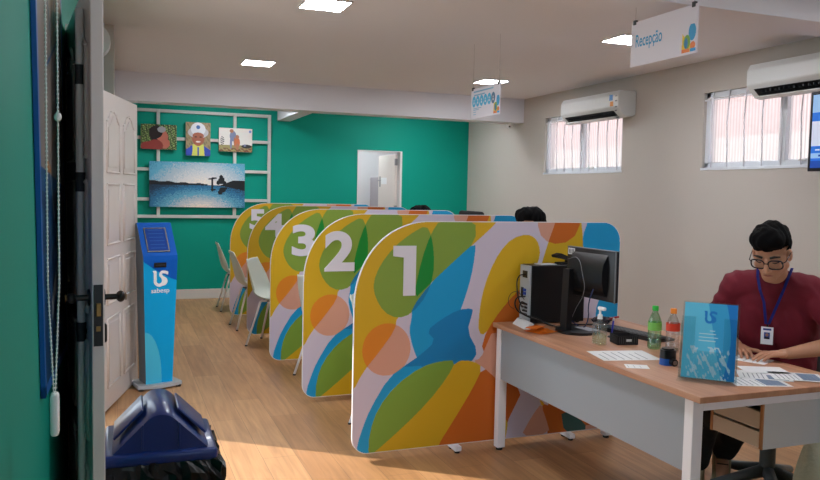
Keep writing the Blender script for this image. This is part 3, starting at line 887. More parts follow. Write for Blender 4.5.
# printed front: dark blue sweep at the top, pale curve at the foot
m = MB(C_TK)
def f_tk(u, v):      # u across 0..1, v up 0..1 over the front face
    r = np.zeros(u.shape, int)
    r[v > .93 - .10 * u + .06 * (1 - u) ** 2] = 1
    r[((u / .58) ** 2 + ((v - .02) / .40) ** 2 < 1) & (u < .6)] = 2
    return r
nF = Vector((0, -(.97 - .04), -.03)).normalized()
def frontpt(u, v, off=.0008):
    z = .04 + .93 * v
    return Vector(((u * 2 - 1) * half(z) * .995, -.075 - .03 * v - off, z))
N = 60; NV = 200
for i in range(N):
    for j in range(NV):
        u_, v_ = (i + .5) / N, (j + .5) / NV
        c = int(f_tk(np.array([u_]), np.array([v_]))[0])
        if c:
            m.quad([frontpt(i / N, j / NV), frontpt((i + 1) / N, j / NV), frontpt((i + 1) / N, (j + 1) / NV), frontpt(i / N, (j + 1) / NV)], c)
m.obj('front_print', tk)
def sdf_poly(pts, u, v):
    d = np.full(u.shape, 9.0)
    for (x0, y0), (x1, y1) in zip(pts[:-1], pts[1:]):
        L2 = (x1 - x0) ** 2 + (y1 - y0) ** 2 + 1e-12
        t = np.clip(((u - x0) * (x1 - x0) + (v - y0) * (y1 - y0)) / L2, 0, 1)
        d = np.minimum(d, np.hypot(u - x0 - t * (x1 - x0), v - y0 - t * (y1 - y0)))
    return d
def arc(cx, cy, r, a0, a1, n=10, ry=None):
    return [(cx + r * math.cos(R(a0 + (a1 - a0) * i / n)), cy + (ry or r) * math.sin(R(a0 + (a1 - a0) * i / n))) for i in range(n + 1)]
LOGO1 = [(.10, .97), (.155, .9), (.155, .62)] + arc(.42, .40, .27, 160, 395, 18)
LOGO2 = [(.96, .84), (.80, .90)] + arc(.66, .76, .16, 80, 200, 8) + [(.62, .60), (.78, .50)] + arc(.70, .36, .17, 60, -70, 8) + [(.62, .17)]
def f_logo(u, v):
    return np.where((sdf_poly(LOGO1, u, v) < .095) | (sdf_poly(LOGO2, u, v) < .09), 0, -1)
def logo(parent, name, M, w_, h_, mt, mn=.002):
    m = MB(mt); m.paint(w_, h_, lambda u, v: f_logo(u / w_, v / h_), (-w_ / 2, 0, 0), (1, 0, 0), (0, 1, 0), cell=w_ / 10, mn=mn)
    return put(m.mesh(name), name, parent, M)
fu = Vector((1, 0, 0)); fv = Vector((0, -.03, .93)).normalized()
logo(tk, 'logo', basis((0.0, -.0995, .765), fu, fv), .115, .125, C_TK[3])
put(text_mesh('sabesp', .05, 0, .0006, C_TK[3], width=.135), 'lettering', tk, basis((0.0, -.0982, .725), fu, fv))
sv = Vector((0, .145, .238)).normalized()
m = MB([M_black, mat('screen_blue', (14, 58, 138), .55, emit=.12, spec=.15), mat('screen_line_blue', (40, 96, 170), .5, emit=.12, spec=.15)])
m.box((-.09, .03, .0), (.078, .235, .006), 0, bev=.002); m.box((-.08, .04, .006), (.068, .225, .007), 1)
for k in range(6):
    m.box((-.06, .06 + .03 * k, .007), (.05, .064 + .03 * k, .0075), 2)
put(m.mesh('screen'), 'screen', tk, basis((0, -.1, 1.0), fu, sv))
m = MB([M_black, M_dark]); m.box((-.05, 0, 0), (.04, .035, .012), 0, bev=.003); m.box((-.04, .012, .012), (.03, .022, .013), 1)
put(m.mesh('ticket_slot'), 'ticket_slot', tk, basis((0.0, -.102, .915), fu, fv))
m = MB([mat('totem_base_grey', (176, 180, 184), .4), M_black])
base = [(-.165, -.10)] + [(x, -.10 - .035 * math.sin((x + .165) / .33 * math.pi)) for x in (-.12, -.06, 0, .06, .12)] + [(.165, -.10), (.15, .14), (-.15, .14)]
m.prism(base, 'Z', .014, .04, 0)
for x, y in ((-.14, -.09), (.14, -.09), (-.13, .12), (.13, .12)): m.cyl((x, y, 0), (x, y, .016), .02, mi=1)
m.obj('base', tk)

# ============================================================ BIN
M_bin = mat('bin_blue_plastic', (12, 42, 108), .32, coat=.15)
bn = thing('swing_top_bin', 'dark blue plastic bin with ridged swing lid and black liner, beside the door edge', 'bin', (.135, 2.74, 0), R(-1))
bw, bd = .175, .175
m = MB(M_bin)
A_ = [(-bw * .78, -bd * .78), (bw * .78, -bd * .78), (bw * .78, bd * .78), (-bw * .78, bd * .78)]
vs0 = [m.bm.verts.new((x, y, 0)) for x, y in A_]; vs1 = [m.bm.verts.new((x * 1.2, y * 1.2, .6)) for x, y in A_]
m.bm.faces.new(vs0[::-1]); m.bm.faces.new(vs1)
for i in range(4): m.bm.faces.new((vs0[i], vs0[(i + 1) % 4], vs1[(i + 1) % 4], vs1[i]))
bmesh.ops.bevel(m.bm, geom=list(m.bm.edges), offset=.02, segments=3, affect='EDGES')
m.obj('body', bn, smooth=40)
# lid: rim plus gabled hood with a rounded ridge running front to back
m = MB(M_bin)
m.box((-bw - .005, -bd - .005, .605), (bw + .005, bd + .005, .648), bev=.014, seg=3)
zr, zb = .778, .646
def hood(y, wx, ztop):
    r_ = .062; ang = math.atan2(ztop - zb, wx)
    for _ in range(6):
        zap = ztop + r_ / math.cos(ang) - r_; ang = math.atan2(zap - zb, wx)
    zc = ztop - r_
    pts = [(-wx, zb)]
    for k in range(13):
        t = math.pi / 2 + ang * (1 - 2 * k / 12)
        pts.append((r_ * math.cos(t), zc + r_ * math.sin(t)))
    return pts + [(wx, zb)]
secs = [(-bd + .012, .150, zr - .01), (-bd + .03, .153, zr), (bd - .03, .153, zr), (bd - .012, .150, zr - .01)]
rings = []
for y, wx, zt in secs:
    p = hood(y, wx, zt); rings.append([m.bm.verts.new((x, y, z)) for x, z in p])
for a_, b_ in zip(rings[:-1], rings[1:]):
    for k in range(len(a_) - 1):
        f = m.bm.faces.new((a_[k], b_[k], b_[k + 1], a_[k + 1])); f.smooth = True
m.bm.faces.new(rings[0]); m.bm.faces.new(rings[-1][::-1])
lid = m.obj('lid', bn, smooth=35)
for a_ in (-.06, .054):
    m = MB(M_bin); m.box((a_, -bd + .004, .66), (a_ + .006, -bd + .014, .74), bev=.001); m.obj('front_rib', lid)
for sgn in (-1, 1):     # raised flap panel on each slope
    m = MB(M_bin)
    ang = math.atan2(zr + .022 - zb, .153)
    ux_ = Vector((sgn * math.cos(ang), 0, -math.sin(ang)))
    o_ = Vector((sgn * .052, -.10, zr - .012))
    M_ = basis(o_, (0, 1, 0), ux_) if sgn < 0 else basis(o_, ux_, (0, 1, 0))
    if sgn < 0: m.box((0, .0, .0), (.2, .13, .009), bev=.004)
    else: m.box((0, 0, 0), (.13, .2, .009), bev=.004)
    put(m.mesh('flap', 40), 'flap', lid, M_)
m = MB(mat('black_bin_liner', (10, 10, 11), .3, spec=.4))
n = 72; ringz = [(.618, .0), (.60, .016), (.57, .026), (.53, .030), (.49, .022), (.45, .034)]
prev = None
for j, (z, off) in enumerate(ringz):
    ring = []
    for k in range(n):
        t = 4 * k / n; s_ = int(t); f_ = t - s_
        P4 = [(-1, -1), (1, -1), (1, 1), (-1, 1)]
        x = P4[s_][0] * (1 - f_) + P4[(s_ + 1) % 4][0] * f_; y = P4[s_][1] * (1 - f_) + P4[(s_ + 1) % 4][1] * f_
        kk = (bw * .985 + off + (random.uniform(-.012, .012) if j else 0))
        ring.append(m.bm.verts.new((x * kk, y * kk, z + (random.uniform(-.012, .012) if j else 0))))
    if prev:
        for k in range(n): m.bm.faces.new((prev[k], ring[k], ring[(k + 1) % n], prev[(k + 1) % n]))
    prev = ring
m.obj('bin_liner', bn)

# ============================================================ HANGING SIGNS
M_sign = mat('sign_white', (226, 222, 230), .6, spec=.2)
M_sblue = mat('sign_blue', (28, 150, 200), .4)
C_SG = [mat('sign_yellow', (230, 190, 40), .4), mat('sign_blue', (28, 150, 200), .4), mat('sign_green', (110, 160, 60), .4), mat('sign_orange', (224, 120, 50), .4), mat('sign_deep_blue', (20, 110, 160), .4)]
def sign_deco(u, v):     # corner leaves, u,v in 0..1 of a square
    r = np.full(u.shape, -1)
    r[(u + .25 * v < 1.1) & (v < .70 - .9 * (u - .05)) & (u > .02)] = 0
    r[(v < .3) & (u < .75)] = 0
    r[E(u, v, .72, .72, .26, .32)] = 1
    r[E(u, v, .36, .38, .24, .26)] = 2
    r[E(u, v, .30, .34, .12, .2)] = 4
    r[(v < .13) & (u < .55)] = 3
    r[E(u, v, .78, .22, .18, .14)] = 3
    r[(v < .12) & (u > .6)] = 1
    return r
def sign(name, label, X_, Y0, Y1, Z0, Z1):
    """hangs in a plane along the room; text faces the entrance side (-x); local u runs from the far edge to the near edge"""
    L_, H_ = Y0 - Y1, Z1 - Z0
    t = thing(name, label, 'hanging sign', (X_, (Y0 + Y1) / 2, Z0), 0, 'hanging signs')
    m = MB(M_sign); m.box((0, -L_ / 2, 0), (.008, L_ / 2, H_), bev=.001); m.obj('board', t)
    def face(u, v, off=.0008): return basis((-off, L_ / 2 - u, v), (0, -1, 0), (0, 0, 1))
    sd = H_ * .56
    m = MB(C_SG); m.paint(sd * .75, sd, lambda u, v: sign_deco(u / (sd * .75), v / sd), (0, 0, 0), (1, 0, 0), (0, 1, 0), cell=.02, mn=.002)
    put(m.mesh('corner_leaves'), 'corner_leaves', t, face(L_ - sd * .75 - .004, .012))
    for yy in (-L_ / 2 + .03, L_ / 2 - .03):
        m = MB(M_dark); m.box((-.005, yy - .012, H_ - .015), (.013, yy + .012, H_ + .012), bev=.002); m.obj('clip', t)
        m = MB(M_steel); m.cyl((.004, yy, H_ + .01), (.004, yy, CZ - Z0), .0007, seg=6); m.obj('hanging_wire', t)
    return t, face, L_, H_
k = .85
sx = 3.3 * k
t, face, L_, H_ = sign('hanging_sign', 'large white hanging sign lettered Recepção in blue, with coloured leaves', sx, 4.443 * k, 3.80 * k, 1.51 + (2.393 - 1.51) * k, 1.51 + (2.692 - 1.51) * k)
put(text_mesh('Recepção', .1, 0, .001, M_sblue, width=L_ * .42), 'lettering', t, face(L_ * .29, H_ * .43))
t, face, L_, H_ = sign('hanging_sign', 'small white hanging sign with a row of blue circles, farther into the room', sx, 6.98 * k, 6.36 * k, 1.51 + (2.245 - 1.51) * k, 1.51 + (2.537 - 1.51) * k)
for i in range(6):
    m = MB([mat('sign_sky_blue', (70, 176, 216), .4), mat('sign_grey_blue', (90, 120, 150), .4), M_sign])
    rr = .034
    m.prism(corner(0, 0, rr, rr * 1.35, 0, 345, 23), 'Z', 0, .0008, 1 if i == 5 else 0)
    m.prism(corner(0, .01, .007, .007, 0, 330, 11), 'Z', .0008, .0012, 2); m.prism([(-.009, -.02), (.009, -.02), (.006, -.002), (-.006, -.002)], 'Z', .0008, .0012, 2)
    put(m.mesh('pictogram_circle'), 'pictogram_circle', t, face(.06 + .070 * i, H_ * .56))
m = MB([mat('sign_soft_blue', (130, 180, 210), .4)])
for (u0, v0, ln, th) in ((.05, .86, .36, .012), (.06, .745, .2, .012), (.05, .32, .15, .006), (.05, .27, .1, .006), (.05, .2, .05, .005), (.05, .12, .05, .005)):
    m.box((u0, v0 * H_, 0), (u0 + ln, v0 * H_ + th, .0008))
put(m.mesh('printed_lines'), 'printed_lines', t, face(0, 0))

# ============================================================ AIR CONDITIONERS, SCREEN, CAMERAS
M_ac = mat('air_conditioner_white', (216, 216, 214), .4)
def aircon(label, y_far, y_near, z0, z1, sticker):
    L_ = y_far - y_near
    t = thing('air_conditioner', label, 'air conditioner', (W, y_near, z0))
    Dp = .225; Hh = z1 - z0
    prof = [(0, 0.02), (-.05, .0), (-.13, .0), (-.19, .05), (-Dp, .10), (-Dp, Hh - .05), (-Dp + .03, Hh), (0, Hh)]
    m = MB(M_ac); m.prism(prof, 'Y', 0, L_); o = m.obj('casing', t, smooth=30)
    md = o.modifiers.new('b', 'BEVEL'); md.width = .008; md.segments = 2
    m = MB([M_black, M_dark])
    a_, b_ = Vector((-.125, 0, -.004)), Vector((-.205, 0, .062))
    m.quad([(a_.x, .10, a_.z), (b_.x, .10, b_.z), (b_.x, L_ - .06, b_.z), (a_.x, L_ - .06, a_.z)], 0)
    g = bmesh.ops.solidify(m.bm, geom=list(m.bm.faces), thickness=.006)
    y = .14
    while y < L_ - .1:
        m.box((-.20, y, .03), (-.14, y + .008, .048), 1); y += .045
    m.obj('air_outlet', t)
    m = MB(M_ac); m.prism([(-.10, -.012), (-.135, -.02), (-.205, -.006), (-.205, .0), (-.135, -.012), (-.10, -.004)], 'Y', .10, L_ - .06); m.obj('louvre_flap', t)
    if sticker:
        m = MB([mat('sticker_blue', (40, 120, 190), .4), mat('sticker_orange', (224, 140, 60), .4), mat('sticker_grey', (150, 150, 156), .4)])
        m.box((-Dp - .001, .09, Hh - .10), (-Dp, .15, Hh - .04), 0); m.box((-Dp - .001, .08, Hh - .16), (-Dp, .135, Hh - .11), 1)
        m.obj('energy_sticker', t)
        for q in (.2, .15, .09, .05):
            m = MB(mat('mark_grey', (120, 120, 126), .4)); m.box((-Dp - .001, .012, q), (-Dp, .05, q + .012)); m.obj('printed_mark', t)
    return t
aircon('white split air conditioner with stickers above the farther high window', 7.74, 6.65, 2.335, 2.60, True)
aircon('white split air conditioner above the nearer high window, cut by the right edge', 4.93, 3.75, 2.335, 2.60, False)
tv = thing('wall_screen', 'blue information screen in front of the nearer window, at the right edge', 'screen', (4.80, 4.29, 1.722))
SCR = [mat('tv_black', (14, 16, 26), .3), mat('tv_white', (206, 214, 236), .3, emit=.35), mat('tv_blue', (30, 112, 214), .3, emit=.35), mat('tv_deep', (24, 74, 170), .3, emit=.35), mat('tv_pale', (150, 190, 235), .3, emit=.35)]
m = MB(SCR); m.box((0, -1.0, 0), (.05, 0, .585), 0, bev=.006)
def f_tv(u, v):
    r = np.full(u.shape, 1); r[v > .74] = 4; r[(v < .76) & (v > .64)] = 2; r[v < .30] = 2; r[(v < .20) & (v > .13)] = 4; r[v < .10] = 3
    for a_ in (.06, .12, .18, .24): r[(np.abs(v - .245) < .012) & (np.abs(u - a_) < .022)] = 1
    r[(np.abs(v - .165) < .014) & (np.abs(u - .1) < .03)] = 3
    return r
m.paint(.95, .535, lambda u, v: f_tv(u / .95, v / .535), (-.0008, -.025, .025), (0, -1, 0), (0, 0, 1), cell=.03, mn=.004)
m.obj('display', tv)
m = MB(M_dark); m.box((.05, -.62, .2), (.228, -.45, .26), bev=.004); m.obj('wall_bracket', tv)
# bracket reaches the wall between sill and casing
for (x, lab) in ((4.95, 'small white dome camera under the beam by the right end of the green wall'), (.08, 'small white dome camera under the beam by the left end of the green wall')):
    t = thing('dome_camera', lab, 'security camera', (x - (.06 if x > 1 else 0), 9.14, 2.45), 0, 'dome cameras under the back beam')
    m = MB(M_white); m.cyl((0, 0, -.022), (0, 0, 0), .045, seg=20); m.obj('mount', t, smooth=40)
    m = MB(M_white); m.ell((0, 0, -.035), (.036, .036, .036)); m.obj('dome', t, smooth=180)
    m = MB(M_black); m.ell((-.01, -.03, -.045), (.012, .012, .012), sub=2); m.obj('lens', t, smooth=180)

# ============================================================ RECEPTION DESK
dk = thing('reception_desk', 'reception desk with wooden top, grey front panel and white steel legs', 'desk', (2.445, 3.128, 0))
def L(x, y, z): return (x - 2.445, y - 3.128, z)
m = MB(M_deskwood); m.box(L(2.06, 2.268, .73), L(2.89, 3.985, .755), bev=.003); m.obj('desktop', dk)
for i, (x, y) in enumerate(((2.085, 2.33), (2.835, 2.33), (2.085, 3.93), (2.835, 3.93))):
    m = MB([M_metal_w, M_black]); m.box(L(x, y, .016), L(x + .05, y + .05, .73), 0, bev=.003); m.cyl(L(x + .025, y + .025, 0), L(x + .025, y + .025, .018), .02, mi=1); m.obj('leg', dk)
for y in (2.33, 3.93):
    m = MB(M_metal_w); m.box(L(2.135, y, .68), L(2.835, y + .05, .73), bev=.002); m.obj('frame_rail', dk)
m = MB(M_panel); m.box(L(2.092, 2.38, .427), L(2.110, 3.93, .727), bev=.001); m.obj('front_panel', dk)
M_unit = mat('drawer_unit_grey', (198, 202, 204), .45); M_edge = mat('wood_edge_band', (176, 124, 78), .5); M_unit2 = mat('drawer_front_beige', (212, 204, 192), .5)
m = MB([M_unit, M_edge]); m.box(L(2.52, 2.40, .462), L(2.85, 2.415, .728), 0); m.box(L(2.513, 2.40, .462), L(2.52, 2.415, .728), 1)
m.box(L(2.52, 2.68, .462), L(2.85, 2.695, .728)); m.box(L(2.84, 2.415, .462), L(2.85, 2.68, .728)); m.box(L(2.53, 2.415, .462), L(2.84, 2.68, .474))
m.box(L(2.513, 2.683, .462), L(2.52, 2.697, .728), 1)
du = m.obj('drawer_unit', dk)
for z0, z1 in ((.466, .535), (.545, .62), (.645, .722)):
    m = MB(M_unit2); m.box(L(2.513, 2.417, z0), L(2.528, 2.681, z1), bev=.002); m.obj('drawer', du)

DT = .755
# ---- computer
pc = thing('computer_tower', 'black desktop computer case standing on the desk end, its cabled back to the left', 'computer', (2.415, 3.915, DT))
m = MB(M_black); m.box((-.178, -.058, .006), (.185, .058, .345), bev=.004); m.obj('case', pc)
M_pcb = mat('pc_back_grey', (172, 178, 184), .35)
m = MB([M_pcb, M_black, mat('port_blue', (30, 70, 170), .4)])
m.box((-.190, -.055, .01), (-.176, .055, .342), 0, bev=.002)
for z in (.05, .07, .09, .11): m.box((-.192, -.04, z), (-.19, .03, z + .012), 1)
m.box((-.193, -.03, .27), (-.19, .02, .31), 1); m.box((-.197, -.02, .17), (-.19, .005, .185), 2); m.box((-.197, -.02, .19), (-.19, .005, .205), 2); m.box((-.196, .01, .15), (-.19, .03, .21), 1)
m.obj('back_plate', pc)
for x, y in ((-.15, -.045), (.15, -.045), (-.15, .045), (.15, .045)):
    m = MB(M_dark); m.cyl((x, y, 0), (x, y, .008), .01); m.obj('foot', pc)
def cable(host, pts, r=.0032, mt=None, name='cable'):
    cu = bpy.data.curves.new('cable', 'CURVE'); cu.dimensions = '3D'; cu.bevel_depth = r; cu.bevel_resolution = 2
    sp = cu.splines.new('BEZIER'); sp.bezier_points.add(len(pts) - 1)
    for b, p in zip(sp.bezier_points, pts):
        b.co = p; b.handle_left_type = b.handle_right_type = 'AUTO'
    o = bpy.data.objects.new('t', cu); COL.objects.link(o); bpy.context.view_layer.update()
    me = bpy.data.meshes.new_from_object(o.evaluated_get(bpy.context.evaluated_depsgraph_get()))
    bpy.data.objects.remove(o); me.materials.clear(); me.materials.append(mt or M_black)
    me.polygons.foreach_set('use_smooth', [True] * len(me.polygons))
    me.transform(host.matrix_basis.inverted())
    return put(me, name, host)
px_ = 2.415 - .192
cable(pc, [(px_, 3.90, DT + .29), (px_ - .05, 3.89, DT + .28), (px_ - .07, 3.87, DT + .2), (px_ - .05, 3.86, DT + .12), (px_ - .01, 3.90, DT + .1)], .0035)
cable(pc, [(px_, 3.90, DT + .16), (px_ - .07, 3.88, DT + .15), (px_ - .08, 3.86, DT + .10), (px_ - .03, 3.85, DT + .06), (px_ + .05, 3.80, DT + .03), (px_ + .12, 3.74, DT + .006), (px_ + .22, 3.70, DT + .006)], .004)
cable(pc, [(px_, 3.91, DT + .14), (px_ - .06, 3.89, DT + .19), (px_ - .12, 3.87, DT + .17), (px_ - .12, 3.87, DT + .12), (px_ - .08, 3.88, DT + .09)], .0016)
cable(pc, [(px_, 3.89, DT + .12), (px_ - .05, 3.86, DT + .13), (px_ - .06, 3.84, DT + .08), (px_ + .02, 3.80, DT + .05), (px_ + .10, 3.78, DT + .006), (px_ + .25, 3.77, DT + .006), (px_ + .36, 3.74, DT + .006)], .0038)
cable(pc, [(px_, 3.91, DT + .10), (px_ - .03, 3.89, DT + .07), (px_ - .02, 3.88, DT + .02), (px_ + .03, 3.85, DT + .006)], .003, mat('cable_grey', (190, 192, 196), .5))
# ---- monitor
mo = thing('monitor', 'black computer monitor seen from behind on its stand', 'monitor', (2.405, 3.59, DT), R(3))
m = MB(M_black)
m.box((-.022, -.30, .20), (.004, .12, .468), bev=.005)
m.prism([(-.022, .225), (-.022, .445), (-.05, .40), (-.058, .36), (-.058, .30), (-.045, .25)], 'Y', -.24, .06)
pn = m.obj('screen_body', mo, smooth=30)
m = MB([M_dark]); m.box((.004, -.29, .21), (.0052, .11, .46)); m.obj('display', mo)
m = MB(mat('monitor_edge_grey', (120, 122, 126), .35)); m.box((-.0225, -.302, .198), (-.016, -.2985, .47)); m.box((-.021, -.30, .467), (.004, .12, .4695)); m.obj('bezel_edge', mo)
m = MB([mat('label_white', (214, 214, 214), .5), M_black]); m.box((-.0232, .05, .425), (-.0222, .11, .46)); 
for k in range(4): m.box((-.0236, .057 + k * .013, .43), (-.0232, .063 + k * .013, .455), 1)
m.obj('back_label', mo)
m = MB(M_black); m.prism([(-.10, 0.014), (-.065, .014), (-.052, .33), (-.09, .35)], 'Y', .0, .06); m.box((-.09, .01, .29), (-.03, .05, .35), bev=.004); m.obj('stand_column', mo)
m = MB(M_black); m.prism(corner(-.025, 0.0, .115, .12, 0, 350, 35, 2.3), 'Z', 0, .014); b_ = m.obj('stand_base', mo, smooth=40)
# the paper strip lying on the base of the monitor is part of the stand's glossy plate
m = MB(mat('base_plate_grey', (190, 194, 200), .3)); m.box((.0, -.07, .0142), (.07, .06, .0155), bev=.0006); m.obj('base_pad', mo)
cable(mo, [(2.36, 3.42, DT + .26), (2.345, 3.43, DT + .2), (2.36, 3.46, DT + .14), (2.39, 3.50, DT + .11), (2.42, 3.56, DT + .05), (2.46, 3.68, DT + .01), (2.44, 3.80, DT + .05)], .0032, mat('cable_navy', (30, 44, 90), .5))
cable(mo, [(2.352, 3.66, DT + .40), (2.345, 3.55, DT + .41), (2.34, 3.50, DT + .34), (2.35, 3.49, DT + .25), (2.36, 3.58, DT + .13), (2.41, 3.72, DT + .02)], .0016, mat('cable_mid_grey', (120, 122, 126), .5))
# scanner lying on top of the computer case
sc_ = thing('barcode_scanner', 'small black device lying on top of the computer case', 'scanner', (2.50, 3.905, DT + .346), R(8))
m = MB(M_black_m); m.box((-.07, -.03, 0), (.05, .03, .012), bev=.004); m.obj('holder', sc_)
m = MB(M_black_m); m.prism([(-.10, .055), (-.095, .042), (-.02, .028), (.05, .012), (.06, .02), (.0, .045), (-.06, .066)], 'Y', -.022, .022); m.obj('body', sc_)
m = MB(M_black_m); m.cyl((.0, 0, .01), (0, 0, .035), .012); m.obj('neck', sc_)
pp = MB(mat('paper_white', (232, 232, 232), .7)); pp.box((-.06, -.035, 0), (.05, .035, .004)); o = pp.obj('paper_slip', loc=(2.36, 3.905, DT + .346), rot=(0, 0, R(6)))
tag(o, 'white paper slip on top of the computer case', 'paper')
# ---- things on the desk
o = MB(mat('card_white', (226, 226, 228), .5)).prism([(0, 0), (.075, 0), (.05, .034), (.03, .034)], 'Y', 0, .2).obj('name_stand', loc=(2.125, 3.725, DT), rot=(0, 0, R(-9)))
tag(o, 'white triangular stand lying at the far left end of the desk', 'name stand')
ev = thing('orange_envelope', 'crumpled orange packet lying on the desk near the computer', 'packet', (2.18, 3.64, DT), R(20))
m = MB(mat('orange_packet', (240, 132, 26), .5))
gx, gy = 9, 7
g_ = [[m.bm.verts.new((-.075 + .15 * i / gx, -.065 + .13 * j / gy, .004 + (.014 * random.random() + .012) * math.sin(math.pi * i / gx) * math.sin(math.pi * j / gy))) for j in range(gy + 1)] for i in range(gx + 1)]
for i in range(gx):
    for j in range(gy): m.bm.faces.new((g_[i][j], g_[i + 1][j], g_[i + 1][j + 1], g_[i][j + 1]))
bmesh.ops.solidify(m.bm, geom=list(m.bm.faces), thickness=.004)
m.obj('packet_body', ev)
m = MB(mat('orange_flap', (226, 112, 20), .5)); m.box((-.085, -.015, .026), (.02, .05, .03), bev=.001, M=Matrix.Rotation(R(12), 4, 'Z')); m.obj('packet_flap', ev)
M_gel = thin('clear_gel', (236, 238, 214), .08, .1, .10, (226, 226, 196)); M_bot = thin('clear_bottle', (244, 247, 248), .12, .08, .05)
sb = thing('sanitizer_bottle', 'clear pump bottle of hand gel with white nozzle on the desk', 'bottle', (2.285, 3.245, DT))
m = MB(M_bot); m.box((-.026, -.034, 0), (.026, .034, .115), bev=.010, seg=3); m.cyl((0, 0, .112), (0, 0, .135), .013, mi=0); m.obj('bottle', sb, smooth=40)
m = MB(M_gel); m.box((-.023, -.031, .004), (.023, .031, .06), bev=.008); m.obj('gel', sb)
m = MB(mat('pump_white', (228, 230, 230), .4)); m.cyl((0, 0, .132), (0, 0, .155), .014, .012); m.cyl((0, 0, .155), (0, 0, .185), .006); m.box((-.010, -.04, .178), (.010, .012, .195), bev=.005); m.obj('pump_head', sb, smooth=40)
bk = thing('pen_tray', 'small black mesh tray on the desk beside the pump bottle', 'tray', (2.435, 3.245, DT), R(-12))
m = MB(M_black_m)
for lo, hi in (((-.055, -.05, 0), (.055, .05, .004)), ((-.055, -.05, 0), (-.051, .05, .045)), ((.051, -.05, 0), (.055, .05, .045)), ((-.055, -.05, 0), (.055, -.046, .045)), ((-.055, .046, 0), (.055, .05, .045))): m.box(lo, hi)
m.obj('tray_body', bk)
m = MB(mat('metal_grey_wire', (66, 66, 70), .4))
for k in range(9):
    m.box((-.0565, -.044 + k * .01, .008), (-.055, -.042 + k * .01, .04)); m.box((-.048 + k * .0115, -.0515, .008), (-.046 + k * .0115, -.05, .04))
m.obj('wire_mesh', bk)
m = MB(mat('label_white', (214, 214, 214), .5)); m.box((-.01, -.053, .018), (.018, -.0516, .03)); m.obj('tray_label', bk)
kb = thing('keyboard', 'black computer keyboard lying on the desk behind the pump bottle', 'keyboard', (2.635, 3.43, DT), R(10))
m = MB(M_black); m.prism([(-.07, 0), (.07, 0), (.07, .012), (-.07, .024)], 'Y', -.22, .22); m.obj('base', kb)
m = MB(M_dark)
for i in range(5):
    for j in range(15): m.box((-.06 + i * .0245, -.21 + j * .0283, .012), (-.039 + i * .0245, -.186 + j * .0283, .026 - i * .0018), bev=.002)
m.obj('keys', kb)
ms = thing('computer_mouse', 'black computer mouse on the desk right of the orange-capped bottle', 'mouse', (2.70, 3.04, DT), R(20))
m = MB(M_black)
m.ell((0, 0, .014), (.034, .055, .022), sub=3)
for v in m.bm.verts:
    if v.co.z < .001: v.co.z = .0
m.obj('mouse_body', ms, smooth=60)
m = MB(M_dark); m.cyl((-.004, .03, .033), (.004, .03, .033), .008); m.obj('scroll_wheel', ms)
wr = thing('crumpled_wrapper', 'crumpled dark wrapper with red tip lying at the far end of the keyboard', 'wrapper', (2.655, 3.755, DT))
m = MB([mat('wrapper_dark', (40, 36, 50), .3), mat('wrapper_red', (180, 60, 60), .4)])
m.ell((0, 0, .02), (.055, .05, .022), 0, sub=3)
for v in m.bm.verts: v.co += Vector((random.uniform(-.008, .008), random.uniform(-.008, .008), random.uniform(0, .012)))
m.tube([(.03, -.02, .03), (.06, -.04, .045), (.085, -.05, .05)], .006, mi=1)
m.obj('wrapper_body', wr)
pn_ = thing('pen', 'blue pen standing up between the pump bottle and the monitor', 'pen', (2.47, 3.40, DT))
m = MB(mat('pen_blue', (50, 50, 160), .4)); m.tube([(0, 0, .005), (.01, .0, .09)], .0045); m.obj('barrel', pn_)
m = MB(mat('pen_cap_white', (220, 220, 226), .4)); m.tube([(.01, 0, .09), (.0117, 0, .105)], .005); m.obj('cap', pn_)
m = MB(mat('pen_foot', (60, 60, 66), .4)); m.cyl((0, 0, 0), (0, 0, .008), .022, .018); m.obj('pen_holder', pn_)
def bottle(label, loc, h, capcol, labcol, wcol, level):
    t = thing('plastic_bottle', label, 'bottle', loc, 0, 'drink bottles on the desk')
    r = .0325
    M_b = thin('bottle_clear', wcol, .12, .08, .06, wcol)
    m = MB(M_b); m.lathe([(.018, .004), (.024, 0.0), (.03, .004), (r, .014), (r, .05), (r - .003, .056), (r, .062), (r, .125), (r - .001, .14), (r - .010, .165), (.014, .183), (.0125, .19), (.0125, .196)], seg=28); m.obj('bottle_body', t)
    m = MB(thin('bottle_water', (226, 238, 230), .1, .06, .04)); m.lathe([(.022, .006), (r - .003, .016), (r - .003, level)], seg=24); m.obj('water', t)
    m = MB(mat('label_' + label[:6], labcol, .4)); m.lathe([(r + .0008, .108), (r + .0008, .145)] if capcol[1] < 150 else [(r + .0008, .095), (r + .0008, .135)], seg=28)
    bmesh.ops.delete(m.bm, geom=[f for f in m.bm.faces if len(f.verts) > 4], context='FACES'); m.obj('bottle_label', t)
    m = MB(mat('cap_' + label[:6], capcol, .4)); m.lathe([(.0155, .192), (.0155, .212), (.0135, .2155)], seg=24); m.obj('cap', t, smooth=40)
    return t
bottle('green capped clear plastic bottle with green label on the desk', (2.497, 3.085, DT), .215, (40, 180, 60), (128, 196, 90), (214, 240, 214), .05)
bottle('orange capped clear plastic bottle with red label on the desk', (2.525, 2.985, DT), .215, (240, 140, 40), (216, 60, 34), (240, 238, 236), .02)
gd = thing('pencil_sharpener', 'small blue and black desk gadget with a round knob in front of the orange-capped bottle', 'desk gadget', (2.325, 2.775, DT), R(-5))
m = MB(mat('gadget_blue', (22, 84, 170), .35)); m.cyl((0, 0, 0), (0, 0, .03), .037, .035, seg=24); m.obj('base', gd, smooth=40)
m = MB(M_black); m.cyl((0, 0, .03), (0, 0, .068), .036, .034, seg=24); m.cyl((0, 0, .068), (0, 0, .075), .028, seg=24); m.obj('top', gd, smooth=40)
